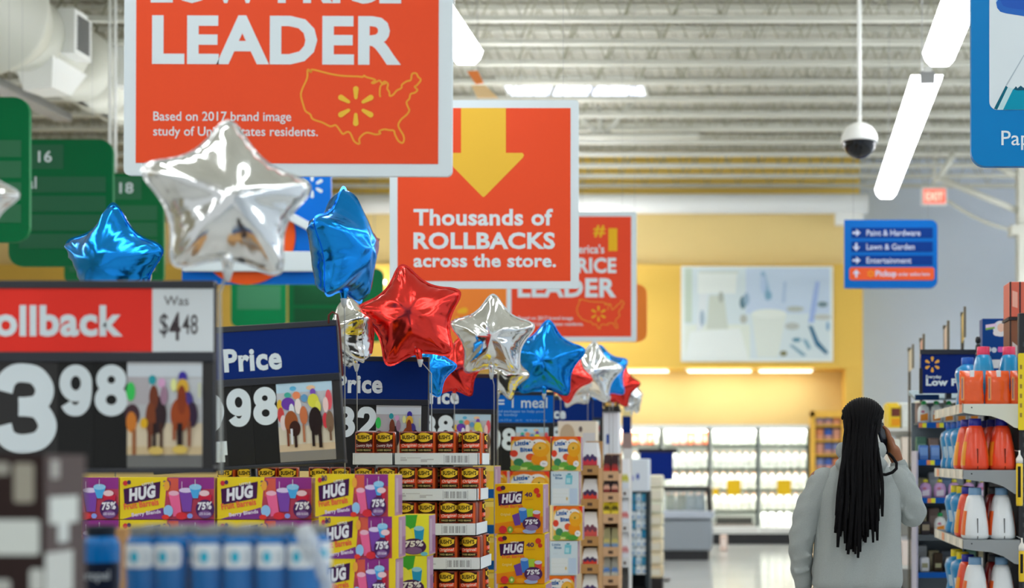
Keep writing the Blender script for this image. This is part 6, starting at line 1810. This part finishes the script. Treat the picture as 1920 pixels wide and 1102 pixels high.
# hood folded at the nape, stand-up collar round the neck
m.sphere((.0, -.085, 1.475), .1, HOOD, (1.25, .55, .55), 20)
for k in range(14):
    a = PI * 2 * k / 14
    m.sphere((.006 + .088 * math.cos(a), -.0 + .08 * math.sin(a), 1.512 + (.028 if abs(math.cos(a)) > .5 else .0)), .034, HOOD, (1, 1, 1.25), 10)
hood = bake(m, 'hoodie', [('REMESH', dict(mode='VOXEL', voxel_size=.0075)), ('SMOOTH', dict(factor=.6, iterations=9))])
if not hood.data.materials: hood.data.materials.append(HOOD)
sl_ = MB()
chain(sl_, [(-.165, 0, 1.388), (-.235, -.004, 1.26), (-.276, -.005, 1.115), (-.274, .03, 1.0), (-.264, .055, .92)], [.075, .074, .061, .053, .046], HOOD)
for (p, q_, r_) in (((-.31, -.03, 1.10), (-.25, -.06, 1.13), .018), ((-.305, -.02, 1.03), (-.24, -.05, 1.05), .016), ((-.30, -.02, .97), (-.235, -.02, .985), .014)): cap_(sl_, p, r_, q_, r_ * .7, HOOD, 10)
sr_ = MB()
chain(sr_, [(.165, 0, 1.392), (.222, .03, 1.31), (.253, .068, 1.245)], [.077, .077, .07], HOOD)
chain(sr_, [(.253, .068, 1.245), (.226, .072, 1.36), (.192, .075, 1.462)], [.07, .058, .043], HOOD)
for (p, q_, r_) in (((.19, -.03, 1.28), (.235, .0, 1.22), .018), ((.205, -.02, 1.335), (.27, .0, 1.31), .014)): cap_(sr_, p, r_, q_, r_ * .7, HOOD, 10)
bm_ = bmesh.new()
bm_.from_mesh(hood.data)
for sb in (sl_, sr_):
    so = bake(sb, 'sleeve', [('REMESH', dict(mode='VOXEL', voxel_size=.0075)), ('SMOOTH', dict(factor=.6, iterations=8))])
    bm_.from_mesh(so.data)
    md = so.data
    bpy.data.objects.remove(so)
    bpy.data.meshes.remove(md)
bm_.to_mesh(hood.data)
bm_.free()
for p in hood.data.polygons: p.use_smooth = True
# open the garment where the body passes through is hidden by cuffs and collar; soft vertical drape on the back
for v in hood.data.vertices:
    x, y, z = v.co
    if abs(x) < .2 and z < 1.36:
        wv = .0035 * math.sin(x * 46 + 2.2 * math.sin(z * 9)) + .003 * math.sin(x * 21 - z * 12)
        f = min(1, (1.36 - z) / .1)
        v.co.y += wv * f * (1 if y > 0 else 1.4)
    if x < -.22 or x > .225:
        v.co.x += .0035 * math.sin(z * 75 + y * 30)
hood.parent = root
m = MB()
rings = []
for zz_, g in ((.868, .196), (.875, .205), (.895, .208), (.91, .204)): rings.append((zz_, -.012, 0, g, g * .675))
loft(m, rings, RIB, 40)
hm = m.build('hem_band', hood)
m = MB(); m.tube([(-.2625, .053, .935), (-.262, .058, .91), (-.262, .062, .876)], [.044, .042, .036], RIB, 20); m.build('cuff', hood)
m = MB(); m.tube([(.196, .0745, 1.445), (.19, .075, 1.47), (.185, .075, 1.488)], [.043, .041, .035], RIB, 20); m.build('cuff', hood)
# trousers and shoes
m = MB()
loft(m, [(.80, -.01, 0, .165, .115), (.9, -.01, 0, .172, .118)], C(34, 40, 56, .8))
for s in (-1, 1): chain(m, [(s * .09 - .01, 0, .84), (s * .102 - .01, .02, .48), (s * .107 - .01, -.01, .09)], [.095, .074, .066], C(34, 40, 56, .8))
tr = bake(m, 'trousers', [('REMESH', dict(mode='VOXEL', voxel_size=.01)), ('SMOOTH', dict(factor=.5, iterations=5))])
if not tr.data.materials: tr.data.materials.append(C(34, 40, 56, .8))
tr.parent = root
for s in (-1, 1):
    m = MB(); m.sphere((s * .107 - .01, .045, .045), .1, C(206, 206, 206), (.47, 1.35, .5), 18); m.box(s * .107 - .055, s * .107 + .035, -.085, .175, 0, .022, C(150, 150, 150), .01); m.build('shoe', root)
# locks: drawn back over the skull, gathered at the nape, hanging down the back
rnd = random.Random(5)
m = MB()
cx, cy, cz, ax_, ay_, az_ = .012, -.008, 1.676, .0915, .112, .096
m.sphere((cx, cy, cz), .1, HAIRM, (.92, 1.1, .97), 28)
m.sphere((.010, -.075, 1.62), .06, HAIRM, (1.1, .6, 1.1), 18)
for k in range(30):
    a = -1.35 + 2.7 * k / 29.0           # across the head, ear to ear
    pts = []
    for j in range(12):
        b = 1.15 - 2.9 * j / 11.0        # front hairline to nape
        w_ = math.cos(a * (1 - .45 * max(0, -b) / 1.75))
        sx_ = math.sin(a * (1 - .55 * max(0, -b - .4) / 1.35))
        x = cx + ax_ * 1.02 * sx_
        rr = math.sqrt(max(.02, 1 - min(.97, sx_ * sx_)))
        y = cy + ay_ * 1.02 * rr * math.sin(b)
        z = cz + az_ * 1.02 * rr * math.cos(b)
        pts.append((x, y, z))
    m.tube(pts, [.004] + [.0078] * 10 + [.007], HAIRM, 6)
# hanging locks
N = 62
for k in range(N):
    u = k / (N - 1.0)
    lay = k % 3
    x0_ = -.060 + .122 * u + rnd.uniform(-.008, .008)
    # fan out to the left, fall straight on the right
    x1_ = -.128 + .212 * u + rnd.uniform(-.012, .012)
    base = 1.225 - .13 * math.sin(PI * min(1, max(0, .12 + .86 * u)) ** 1.0)
    zb_ = base + rnd.uniform(-.05, .075) + .02 * lay
    if k in (28, 31): zb_ = 1.075
    if k == 1: zb_ = 1.245
    yb = -.155 - .017 * (2 - lay)
    pts = []
    ang = -1.15 + 2.3 * u
    for j in range(5):
        b_ = -.25 - .33 * j
        rr = math.sqrt(max(.03, 1 - min(.96, math.sin(ang) ** 2)))
        ex_ = 1.05 + .05 * lay
        xs_ = cx + ax_ * ex_ * math.sin(ang) * .98
        blend = max(0, (j - 1) / 4.0) ** 1.5
        pts.append((xs_ * (1 - blend) + x0_ * blend, cy + ay_ * ex_ * rr * math.sin(b_), cz + az_ * ex_ * rr * math.cos(b_) * (1 if b_ > -1.2 else 1)))
    zs_ = min(pts[-1][2], 1.66)
    ys_ = pts[-1][1]
    for j in range(1, 9):
        t_ = j / 8.0
        z = zs_ + (zb_ - zs_) * t_
        x = x0_ + (x1_ - x0_) * (t_ ** .8) + .004 * math.sin(7 * t_ + k)
        y = ys_ + (yb - ys_) * min(1, t_ * 1.6) + .003 * math.sin(9 * t_ + 2 * k)
        pts.append((x, y, z))
    r_ = .0085 + rnd.uniform(-.001, .0015)
    m.tube(pts, [.006] + [r_] * 10 + [r_ * .95, r_ * .7], HAIRM, 7)
# stray loop over the right shoulder
lp = [(1632, 830, -.06), (1640, 829, -.08), (1643, 842, -.10), (1641, 856, -.12), (1645, 874, -.15), (1643, 883, -.16)]
m.tube([((a - 1612) / 400.0, y, 1.5 + (860 - b) / 400.0) for a, b, y in lp], .0065, HAIRM, 7)
lp = [(1664, 850, -.07), (1671, 858, -.085), (1677, 868, -.10), (1676, 878, -.115), (1668, 885, -.13), (1656, 889, -.14), (1644, 888, -.15), (1636, 880, -.155)]
m.tube([((a - 1612) / 400.0, y, 1.5 + (860 - b) / 400.0) for a, b, y in lp], .0072, HAIRM, 7)
m.build('hair', root)
# phone in the hand
ph = thing('phone', 'black phone held in the hand at the right ear', 'phone', (root.location.x + .119, py0 + .068, 1.597), (.1, -.28, -.55))
m = MB(); m.box(-.006, .006, -.038, .038, -.076, .076, C(24, 30, 38, .25), .0045, 3); m.build('case', ph)
m = MB(); m.box(-.0065, -.0053, -.033, .033, -.068, .068, C(10, 12, 16, .1), .0005, 1); m.build('screen', ph)
